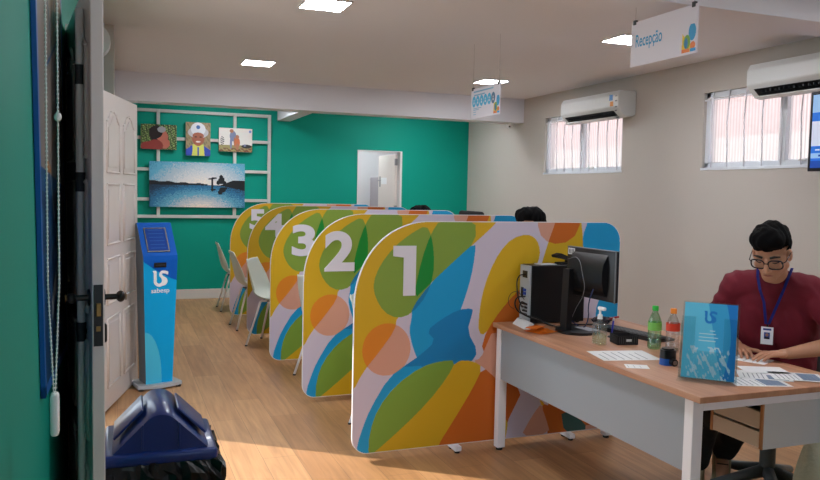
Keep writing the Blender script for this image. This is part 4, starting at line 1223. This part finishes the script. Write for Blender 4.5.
m = MB([M_black, M_steel]); m.cyl((.0, -.03, .018), (.0, -.055, .018), .016, seg=18); m.cyl((0, -.055, .018), (0, -.058, .018), .010, mi=1); m.obj('knob', gd, smooth=40)
# papers (the printed square codes are left out)
M_paper = mat('paper_white', (232, 232, 232), .7); M_ink = mat('print_grey', (150, 152, 158), .7); M_ink2 = mat('print_blue_grey', (120, 136, 160), .7)
def sheet(name, label, cx, cy, w_, h_, ang, z=0.0, lines=0, pic=None, group=None, col=None):
    m = MB([col or M_paper, M_ink, M_ink2])
    m.box((-w_ / 2, -h_ / 2, 0), (w_ / 2, h_ / 2, .0012))
    if lines:
        for k in range(lines):
            y = h_ / 2 - h_ * (.12 + .8 * k / max(1, lines)); m.box((-w_ * .42, y, .0012), (w_ * random.uniform(.1, .42), y + h_ * .018, .0015), 1)
    if pic: m.box((-w_ * .42, -h_ * .42, .0012), (w_ * pic, -h_ * .05, .0015), 2)
    o = m.obj(name, loc=(cx, cy, DT + z), rot=(0, 0, R(ang)))
    return tag(o, label, 'paper', group)
sheet('paper_sheet', 'white printed sheet flat on the desk in front of the pump bottle', 2.245, 2.99, .21, .285, 78, 0, 6)
sheet('paper_card', 'small white card on the desk between the sheet and the blue gadget', 2.157, 2.775, .075, .10, 62, 0, 3)
sheet('paper_sheet', 'white sheet under the seated clerk\'s hand', 2.775, 2.76, .13, .20, 25, 0, 4)
g = 'loose printed sheets behind the leaflet holder'
sheet('paper_sheet', 'blue-edged printed sheet nearest the desk edge, just right of the leaflet holder', 2.47, 2.40, .15, .23, 70, 0.0, 8, .3, g)
sheet('paper_sheet', 'printed sheet in the middle of the fanned papers right of the leaflet holder', 2.58, 2.47, .15, .21, 52, .0016, 9, .1, g)
sheet('paper_sheet', 'blank white sheet lying on top of the fanned papers', 2.66, 2.55, .13, .19, 66, .0032, 0, None, g)
sheet('paper_sheet', 'grey printed sheet at the right end of the fanned papers', 2.70, 2.41, .15, .21, 58, .0032, 9, .42, g)
# leaflet holder
lh = thing('leaflet_holder', 'clear acrylic holder leaning back on the desk corner', 'leaflet holder', (2.272, 2.468, DT), math.atan2(2.402 - 2.535, 2.336 - 2.207))
# local x runs from the far to the near bottom corner, local -y ... faces the entrance side
tilt = Matrix.Rotation(R(-15), 4, 'X')
M_acr = thin('thin_clear_acrylic', (246, 249, 250), .07, .08)
# side sign: the front faces local -y when x goes far->near? far->near is -Y in the room, so local -y is the -X (entrance) side
m = MB(M_acr)
m.box((-.112, .012, .004), (.112, .015, .33), bev=.001)
m.box((-.112, -.030, .004), (-.109, .012, .24)); m.box((.109, -.030, .004), (.112, .012, .24))
m.box((-.112, -.033, .004), (-.055, -.030, .26), bev=.001); m.box((.055, -.033, .004), (.112, -.030, .26), bev=.001); m.box((-.055, -.033, .004), (.055, -.030, .12), bev=.001)
for f in m.bm.faces: pass
bmesh.ops.transform(m.bm, matrix=tilt, verts=m.bm.verts)
m.obj('acrylic_case', lh)
m = MB(M_acr); m.box((-.115, -.055, 0), (.115, .06, .004), bev=.001); m.obj('acrylic_foot', lh)
for i in range(3):
    C_L = [mat('leaflet_cyan', (104, 200, 232), .4), mat('leaflet_blue', (34, 128, 206), .4), mat('leaflet_pale', (190, 222, 236), .35), mat('leaflet_mid', (64, 168, 218), .4)]
    m = MB(C_L)
    y = .008 - i * .008
    m.box((-.103, y - .0015, .008), (.103, y, .322), 0)
    if i == 2:
        def f_lf(u, v):
            r = np.where(u > .78 + .12 * np.sin(v * 3), 1, np.where(u + .3 * v > .75, 3, 0))
            n = noise2(u, v, 17, 1) + noise2(u, v, 41, 3) * .7
            r[(v < .42) & (n > .35) & (np.hypot(u - .5, (v - .2)) < .42)] = 2
            for k in range(4): r[(np.abs(v - .5 - .045 * k) < .006) & (u > .3) & (u < .62 + .04 * (k % 2))] = 2
            return r
        m.paint(.206, .314, lambda u, v: f_lf(u / .206, v / .314), (-.103, y - .0022, .008), (1, 0, 0), (0, 0, 1), cell=.02, mn=.002)
    bmesh.ops.transform(m.bm, matrix=tilt, verts=m.bm.verts)
    o = m.obj('leaflet', loc=(2.272, 2.468, DT), rot=(0, 0, lh.rotation_euler[2]))
    tag(o, ['blue leaflet at the back of the clear holder', 'blue leaflet in the middle of the clear holder', 'front blue leaflet with a dark logo in the clear holder'][i], 'leaflet', 'leaflets in the clear holder')
    if i == 2:
        M_ = tilt @ basis((.0, y - .003, .235), (1, 0, 0), (0, 0, 1))
        logo(o, 'logo', M_, .05, .055, C_L[1], mn=.0015)

# ============================================================ OFFICE CHAIR AND BAG
def office_chair(label, loc, rz, zb, arms=True, col=(70, 76, 78)):
    t = thing('office_chair', label, 'chair', loc, rz)
    fab = mat('chair_fabric_%d' % col[0], col, .8)
    bs = mat('chair_base_grey', (86, 92, 94), .45)
    m = MB(fab); m.box((-.23, -.23, .42), (.23, .23, .48), bev=.028, seg=3); m.obj('seat', t, smooth=40)
    m = MB(fab); m.box((-.285, -.21, .58), (-.235, .21, zb), bev=.024, seg=3); m.obj('backrest', t, smooth=40)
    m = MB(bs); m.tube([(-.05, 0, .41), (-.24, 0, .40), (-.29, 0, .48), (-.285, 0, .7)], .018); m.obj('back_support', t)
    m = MB(bs); m.cyl((0, 0, .11), (0, 0, .30), .038, seg=20); m.cyl((0, 0, .30), (0, 0, .42), .024, seg=20); m.box((-.1, -.09, .395), (.1, .09, .425)); m.obj('column', t, smooth=40)
    for k in range(5):
        a_ = R(72 * k + 20); c_, s_ = math.cos(a_), math.sin(a_)
        m = MB(bs); m.tube([(.02 * c_, .02 * s_, .135), (.15 * c_, .15 * s_, .105), (.29 * c_, .29 * s_, .075)], [.034, .028, .02]); q = m.obj('base_arm', t)
        m = MB(M_black); x, y = .29 * c_, .29 * s_
        m.cyl((x - .012 * s_, y + .012 * c_, .028), (x + .012 * s_, y - .012 * c_, .028), .028, seg=16); m.cyl((x, y, .03), (x, y, .075), .008); m.obj('caster', q, smooth=40)
    if arms:
        for s_ in (-1, 1):
            m = MB(mat('arm_pale_grey', (186, 194, 190), .5)); m.tube([(.02, s_ * .2, .43), (.02, s_ * .29, .44), (.03, s_ * .30, .52), (.03, s_ * .30, .66)], .017); m.box((-.12, s_ * .30 - .028, .655), (.13, s_ * .30 + .028, .685), bev=.012); m.obj('armrest', t, smooth=40)
    return t
FX, FY = -.8, -.6
office_chair('grey office chair on a five-star base, under the seated clerk in red', (3.08, 2.90, 0), math.atan2(FY, FX), .93)
t = office_chair('black high-backed office chair, its top just showing above partition 2', (2.50, 5.78, 0), R(180), 1.362, False, (20, 20, 22))
bg_ = thing('canvas_bag', 'pale sage cloth bag standing on the floor under the right end of the desk', 'bag', (3.06, 2.50, 0), R(-20))
m = MB(mat('sage_canvas', (186, 186, 164), .8, bump=.4, bscale=60))
nn = 40; pr = None
for j, (z, sx_, sy_) in enumerate(((0, .15, .07), (.02, .17, .085), (.12, .185, .095), (.24, .18, .085), (.33, .165, .06), (.40, .15, .03), (.425, .14, .012))):
    rg = [m.bm.verts.new((sx_ * math.copysign(abs(math.cos(2 * math.pi * k / nn)) ** .7, math.cos(2 * math.pi * k / nn)) + random.uniform(-.004, .004), sy_ * math.sin(2 * math.pi * k / nn) + random.uniform(-.005, .005), z + (.02 * math.cos(6 * math.pi * k / nn) if j > 3 else 0))) for k in range(nn)]
    if pr:
        for k in range(nn): m.bm.faces.new((pr[k], pr[(k + 1) % nn], rg[(k + 1) % nn], rg[k]))
    else: m.bm.faces.new(rg[::-1])
    pr = rg
m.bm.faces.new(pr)
m.obj('bag_body', bg_, smooth=60)
m = MB(mat('sage_strap', (140, 146, 124), .8)); m.tube([(-.08, 0.012, .41), (-.07, .03, .44), (0, .045, .452), (.07, .03, .44), (.08, .012, .41)], .008); m.obj('bag_handle', bg_)

# ============================================================ PEOPLE
M_skin = mat('skin_warm', (196, 142, 112), .5)
M_hair = mat('hair_black', (10, 9, 10), .75, bump=.6, bscale=220, spec=.12)
M_brow = mat('brow_dark', (30, 22, 20), .6)
M_lip = mat('lip_brown', (164, 98, 84), .5)
M_shirt = mat('shirt_burgundy', (110, 16, 36), .8, bump=.25, bscale=22)
M_trou = mat('trousers_black', (14, 14, 17), .8, bump=.4, bscale=26)
M_shoe = mat('boot_tan', (168, 154, 120), .7, bump=.2, bscale=60)
M_lany = mat('lanyard_blue', (34, 44, 140), .6)
V = Vector
def head_parts(M):
    """head in its own frame (x left, y forward, z up) moved by M"""
    R3 = M.to_3x3()
    def e(c, r): return ('e', M @ V(c), r, R3)
    def c_(a, ra, b, rb): return ('c', M @ V(a), ra, M @ V(b), rb)
    P = [e((0, -.012, .03), (.074, .092, .088)), e((0, .028, -.03), (.066, .062, .085)), e((0, .045, -.082), (.044, .045, .038)), c_((-.012, .070, -.106), .018, (.012, .070, -.106), .018),
         c_((-.05, .0, -.075), .022, (-.014, .06, -.100), .02), c_((.05, .0, -.075), .022, (.014, .06, -.100), .02),
         c_((-.042, .072, .012), .013, (.042, .072, .012), .013), e((-.04, .062, -.035), (.024, .022, .022)), e((.04, .062, -.035), (.024, .022, .022)),
         c_((0, .088, .0), .009, (0, .108, -.042), .0125), e((-.013, .098, -.048), (.009, .011, .008)), e((.013, .098, -.048), (.009, .011, .008)),
         c_((-.018, .086, -.073), .006, (.018, .086, -.073), .006), c_((-.014, .085, -.084), .007, (.014, .085, -.084), .007)]
    for s in (-1, 1):
        P += [e((s * .078, -.006, -.02), (.009, .018, .032)), e((s * .074, .0, -.035), (.008, .012, .018))]
    return P
def finger(P, base, d, up, lens, r0, r1, curl):
    p = V(base); dd = V(d).normalized(); u = V(up).normalized(); ax = dd.cross(u).normalized()
    r = r0
    for i, l in enumerate(lens):
        dd = Matrix.Rotation(-R(curl[i]), 3, ax) @ dd
        q = p + dd * l; rn = r0 + (r1 - r0) * (i + 1) / len(lens)
        P.append(('c', p.copy(), r, q.copy(), rn)); p = q; r = rn
def hand(P, wrist, d, up, side, curl=(8, 16, 14)):
    """side=+1: the thumb leaves on the (d x up) side"""
    w_ = V(wrist); d = V(d).normalized(); up = V(up); up = (up - d * up.dot(d)).normalized(); s = d.cross(up).normalized() * side
    rot = Matrix((s, d, up)).transposed()
    P.append(('e', w_ + d * .048, (.038, .048, .0145), rot))
    P.append(('c', w_ - d * .01, .024, w_ + d * .03, .022))
    P.append(('c', w_ + d * .03 + s * .022, .0135, w_ + d * .085 + s * .028, .0105)); P.append(('c', w_ + d * .03 - s * .020, .0135, w_ + d * .08 - s * .028, .0095))
    for k, (off, ln) in enumerate(((.030, .072), (.0105, .080), (-.0095, .074), (-.029, .058))):
        spread = (.10, .03, -.05, -.14)[k]
        finger(P, w_ + d * (.086 - .004 * abs(k - 1)) + s * off, d + s * spread, up, (ln * .45, ln * .31, ln * .24), .0092 - .0004 * k, .0068, curl)
    finger(P, w_ + d * .028 + s * .03 - up * .004, d * .7 + s * .75 - up * .1, up, (.032, .03, .024), .0125, .0080, (4, -14, 10))
def person(label, origin, F, head_dir, head_pitch, headpos, arms, legs, cloth, short_hair=True, detail=True):
    O = V((origin[0], origin[1], 0)); F = V((F[0], F[1], 0)).normalized(); Lf = V((-F.y, F.x, 0))
    def P_(f, l, z): return O + F * f + Lf * l + V((0, 0, z))
    t = thing('person', label, 'person', (origin[0], origin[1], 0))
    t_inv = Matrix.Translation(-t.location)
    hd = V((head_dir[0], head_dir[1], 0)).normalized(); cp, sp = math.cos(R(head_pitch)), math.sin(R(head_pitch))
    y = V((hd.x * cp, hd.y * cp, -sp)); zz = V((hd.x * sp, hd.y * sp, cp)); x = y.cross(zz)
    HM = Matrix(((x.x, y.x, zz.x, headpos[0]), (x.y, y.y, zz.y, headpos[1]), (x.z, y.z, zz.z, headpos[2]), (0, 0, 0, 1)))
    hp = V(headpos)
    nb_ = P_(.19, 0, 1.11); Sh = [P_(.185, s * .165, 1.075) for s in (-1, 1)]
    B = head_parts(HM)
    B += [('c', nb_, .062, HM @ V((0, -.03, -.055)), .054)]
    torso = [('e', P_(-.01, 0, .56), (.125, .175, .12), Matrix((F, Lf, V((0, 0, 1)))).transposed()), ('c', P_(.0, 0, .58), .125, P_(.09, 0, .86), .125), ('c', P_(.02, -.06, .62), .11, P_(.13, -.085, .98), .105), ('c', P_(.02, .06, .62), .11, P_(.13, .085, .98), .105),
             ('c', P_(.155, -.10, 1.03), .085, P_(.155, .10, 1.03), .085), ('c', Sh[0], .062, nb_, .056), ('c', Sh[1], .062, nb_, .056)]
    B += torso
    sleeves = []
    for i, (el, wr, hd_, up_, sd) in enumerate(arms):
        el = V(el); wr = V(wr)
        B += [('c', Sh[i], .055, el, .040), ('c', el, .041, el + (wr - el) * .35, .041), ('c', el + (wr - el) * .35, .041, wr, .026)]
        hand(B, wr, hd_, up_, sd)
        k = cloth['sleeve']
        sleeves += [('c', Sh[i], .072, Sh[i] + (el - Sh[i]) * k, .062)]
    tr_ = []
    for i, (kn, an, toe) in enumerate(legs):
        hpj = P_(.0, (-1, 1)[i] * .09, .54); kn = V(kn); an = V(an); toe = V(toe)
        B += [('c', hpj, .085, kn, .055), ('c', kn, .054, an, .036), ('c', an, .036, toe, .03)]
        tr_ += [('c', hpj, .100, kn, .072), ('c', kn, .072, kn + (an - kn) * .55, .064), ('c', kn + (an - kn) * .55, .064, kn + (an - kn) * .90, .064)]
    body = fuse(B, .0042 if detail else .008, 'body', M_skin, 2)
    body.transform(t_inv); o_body = put(body, 'body', t)
    # clothes
    shirt = [('e', q[1], tuple(r + .016 for r in q[2]), q[3]) if q[0] == 'e' else ('c', q[1], q[2] + .016, q[3], q[4] + .016) for q in torso[:5]] + [('c', Sh[0], .080, nb_, .070), ('c', Sh[1], .080, nb_, .070), ('c', P_(.15, 0, 1.03), .09, nb_ - V((0, 0, .03)), .07), ('c', nb_ - V((0, 0, .03)), .078, nb_ + (hp - nb_) * .10, .064)] + sleeves
    def folds(co):
        n = (np.sin(co[:, 0] * 47 + co[:, 2] * 39) * np.sin(co[:, 1] * 41 - co[:, 2] * 52) + .6 * np.sin(co[:, 0] * 90 - co[:, 1] * 70 + co[:, 2] * 60)) * .0035
        c0 = co.mean(0); d = co - c0; d /= np.linalg.norm(d, axis=1)[:, None] + 1e-6
        return co + d * n[:, None]
    sm_ = fuse(shirt, .008, 'shirt', cloth['shirt'], 4, folds); sm_.transform(t_inv); put(sm_, 'shirt', t)
    tm = fuse(tr_ + [('e', P_(-.01, 0, .55), (.135, .18, .11), Matrix((F, Lf, V((0, 0, 1)))).transposed())], .009, 'trousers', cloth['trousers'], 3, folds); tm.transform(t_inv); put(tm, 'trousers', t)
    for i, (kn, an, toe) in enumerate(legs):
        an = V(an); toe = V(toe); d = (toe - an); d.z = 0; d.normalize(); s = V((-d.y, d.x, 0)); h_ = V((an.x, an.y, .04))
        q = [('c', h_ - d * .03, .044, V((toe.x, toe.y, .042)), .042), ('c', V((toe.x, toe.y, .04)) - s * .012, .038, V((toe.x, toe.y, .04)) + s * .012, .038), ('c', h_ + d * .02, .045, an + V((0, 0, .03)), .05), ('c', h_ - d * .03, .042, an - d * .012, .046)]
        def flat(co): co[:, 2] = np.maximum(co[:, 2], .012); return co
        sh_ = fuse(q, .006, 'boot', cloth['shoe'], 3, flat); sh_.transform(t_inv); bo = put(sh_, 'boot', t)
        def flat2(co): co[:, 2] = np.clip(co[:, 2], 0.001, .024); return co
        q2 = [('c', V((h_.x, h_.y, .012)) - d * .03, .047, V((toe.x, toe.y, .012)), .046)]
        so = fuse(q2, .006, 'sole', mat('boot_sole', (176, 164, 138), .7), 1, flat2); so.transform(t_inv); put(so, 'sole', bo)
        if detail:
            m = MB(mat('boot_lace', (70, 60, 46), .8))
            for k in range(4):
                c0 = an + d * (.02 + .022 * k) + V((0, 0, .035 - .022 * k)); r_ = .05 - .004 * k
                m.tube([c0 - s * r_ * .7 + d * .0, c0 + d * r_ * .75 + V((0, 0, .01)), c0 + s * r_ * .7], .003, seg=5)
            bmesh.ops.transform(m.bm, matrix=t_inv, verts=m.bm.verts); m.obj('laces', bo)
    # hair: cap grown from ellipsoids, cut along a tilted hairline, roughened
    Hs = [('e', HM @ V((0, -.012, .055)), (.086, .102, .082), HM.to_3x3()), ('e', HM @ V((0, .035, .085)), (.078, .062, .055), HM.to_3x3()), ('e', HM @ V((0, -.04, .01)), (.080, .072, .085), HM.to_3x3())]
    if not short_hair:
        Hs += [('c', HM @ V((-.06, -.04, .0)), .045, HM @ V((-.075, -.05, -.16)), .035), ('c', HM @ V((.06, -.04, .0)), .045, HM @ V((.075, -.05, -.16)), .035), ('c', HM @ V((0, -.07, .0)), .06, HM @ V((0, -.09, -.17)), .05)]
    HI = HM.inverted(); A3 = np.array(HM.to_3x3()); T3 = np.array(HM.translation)
    def tuft(co):
        l = (co - T3) @ A3
        n = np.sin(l[:, 0] * 130 + 3 * np.sin(l[:, 1] * 40)) * np.sin(l[:, 1] * 95 + l[:, 2] * 60) * .0032 + np.sin(l[:, 0] * 60 + l[:, 1] * 75) * .003
        d = l - np.array([0, -.01, .03]); d /= np.linalg.norm(d, axis=1)[:, None] + 1e-6
        return (l + d * n[:, None]) @ A3.T + T3
    hm = fuse(Hs, .005, 'hair', M_hair, 2, tuft)
    bm = bmesh.new(); bm.from_mesh(hm)
    if short_hair:
        dl = [v for v in bm.verts if (lambda l: (l.y > .02 and l.z < .048 + .004 * math.sin(l.x * 90)) or (l.y > -.035 and l.z < .012 and abs(l.x) > .0) or (l.z < -.065))(HI @ v.co)]
    else:
        dl = [v for v in bm.verts if (lambda l: l.y > .015 and l.z < .05)(HI @ v.co)]
    bmesh.ops.delete(bm, geom=dl, context='VERTS'); bmesh.ops.solidify(bm, geom=list(bm.faces), thickness=.004)
    bm.to_mesh(hm); bm.free(); hm.transform(t_inv); hm.polygons.foreach_set('use_smooth', [True] * len(hm.polygons)); put(hm, 'hair', t)
    if detail:
        TI = t_inv @ HM
        def add(m, name, par=t):
            bmesh.ops.transform(m.bm, matrix=TI, verts=m.bm.verts); return m.obj(name, par)
        for s in (-1, 1):
            m = MB(M_brow); m.tube([(s * .016, .0875, .016), (s * .034, .086, .022), (s * .056, .072, .016)], [.0055, .0058, .0036], seg=8); add(m, 'eyebrow')
            m = MB(M_brow); m.tube([(s * .018, .081, -.010), (s * .034, .0835, -.0145), (s * .050, .074, -.010)], .0022, seg=6); add(m, 'eyelashes')
        m = MB(M_lip); m.tube([(-.021, .0885, -.079), (-.008, .0935, -.0765), (0, .094, -.078), (.008, .0935, -.0765), (.021, .0885, -.079)], [.002, .0036, .0036, .0036, .002], seg=8); add(m, 'mouth')
        m = MB(mat('spectacle_frame', (20, 24, 40), .25))
        for s in (-1, 1):
            rim = [(s * (.038 + .030 * math.copysign(abs(math.cos(a)) ** .6, math.cos(a))), .100 - .012 * abs(.036 + .027 * math.cos(a)) / .06, -.016 + .023 * math.copysign(abs(math.sin(a)) ** .7, math.sin(a))) for a in [2 * math.pi * k / 24 for k in range(24)]]
            m.tube(rim, 0.0032, seg=6, closed=True)
            m.tube([(s * .063, .09, -.008), (s * .078, .075, -.006), (s * .084, .0, -.004), (s * .082, -.03, -.02)], .0022, seg=6)
        m.tube([(-.009, .100, -.008), (0, .104, -.005), (.009, .100, -.008)], .0022, seg=6)
        add(m, 'spectacles')
    return t, P_, nb_, t_inv, HM
t, P_, nb_, t_inv, HM = person('young clerk in a burgundy T-shirt and glasses, blue lanyard, head bowed, writing at the desk', (3.12, 2.92), (-.8, -.6), (-.87, -.5), 30, (2.832, 2.704, 1.272),
    [((2.87, 3.10, .86), (2.845, 2.90, .792), (-.5, -.85, -.05), (0, 0, 1), -1), ((3.12, 2.50, .865), (2.915, 2.655, .795), (-.93, .36, -.06), (0, 0, 1), 1)],
    [((2.74, 2.94, .52), (2.83, 3.13, .11), (2.735, 3.06, .045)), ((2.885, 2.83, .52), (2.985, 3.11, .165), (2.905, 3.015, .078))],
    dict(shirt=M_shirt, trousers=M_trou, shoe=M_shoe, sleeve=.86))
# lanyard and badge
def chest(f, l, z): return t_inv @ P_(f, l, z)
for s in (-1, 1):
    m = MB(M_lany)
    pts = [chest(.20, s * .075, 1.185), chest(.262, s * .066, 1.14), chest(.288, s * .05, 1.08), chest(.284, s * .03, 1.02), chest(.274, s * .006 - .012, .915)]
    Lf = V((.6, -.8, 0)); Fv = V((-.8, -.6, 0))
    vs = [(m.bm.verts.new(p - Lf * .0065), m.bm.verts.new(p + Lf * .0065)) for p in pts]
    for a_, b_ in zip(vs[:-1], vs[1:]): m.bm.faces.new((a_[0], a_[1], b_[1], b_[0]))
    bmesh.ops.solidify(m.bm, geom=list(m.bm.faces), thickness=.0015)
    m.obj('lanyard', t)
M_ = basis(chest(.268, -.012, .905), (.6, -.8, 0), (0, 0, 1))
m = MB([mat('badge_white', (226, 226, 232), .4), mat('badge_blue', (50, 70, 140), .4), mat('badge_skin', (150, 110, 96), .5), M_black])
m.box((-.027, -.088, -.002), (.027, -.004, .0), 0, bev=.0008); m.box((-.018, -.02, 0.0), (.018, -.011, .0006), 1)
m.box((-.013, -.062, 0), (.013, -.03, .0006), 1); m.prism(corner(0, -.042, .007, .008, 0, 330, 11), 'Z', .0006, .001, 2); m.box((-.01, -.062, .0006), (.01, -.053, .001), 3)
m.box((-.004, -.004, -.002), (.004, .014, .001), 3)
o = m.obj('id_badge', t); o.matrix_local = M_
# two people in the booths, only their hair shows above the screens
person('dark-haired person sitting in the booth behind partition 1, hair just visible', (2.93, 4.60), (-1, -.05), (-1, 0), 10, (2.635, 4.575, 1.29),
    [((2.62, 4.80, .84), (2.45, 4.74, .80), (-1, 0, 0), (0, 0, 1), -1), ((2.62, 4.37, .84), (2.45, 4.43, .80), (-1, 0, 0), (0, 0, 1), 1)],
    [((2.52, 4.70, .52), (2.55, 4.70, .11), (2.43, 4.70, .045)), ((2.52, 4.50, .52), (2.55, 4.50, .11), (2.43, 4.50, .045))],
    dict(shirt=mat('shirt_navy', (40, 52, 84), .8), trousers=M_trou, shoe=M_shoe, sleeve=.8), True, False)
person('dark-haired person sitting in the booth behind partition 3, only the crown showing', (3.0, 6.80), (-1, 0), (-1, 0), 10, (2.72, 6.80, 1.25),
    [((2.67, 6.98, .84), (2.50, 6.93, .80), (-1, 0, 0), (0, 0, 1), -1), ((2.67, 6.60, .84), (2.50, 6.66, .80), (-1, 0, 0), (0, 0, 1), 1)],
    [((2.57, 6.86, .52), (2.60, 6.86, .11), (2.48, 6.86, .045)), ((2.57, 6.66, .52), (2.60, 6.66, .11), (2.48, 6.66, .045))],
    dict(shirt=mat('shirt_grey', (120, 122, 128), .8), trousers=M_trou, shoe=M_shoe, sleeve=.8), True, False)
for x, y, lab in ((2.96, 4.60, 'grey office chair in the nearest booth, right behind the reception desk'), (3.03, 6.80, 'grey office chair in the middle booth, under the person whose crown shows')):
    office_chair(lab, (x, y, 0), R(180), .93, False)
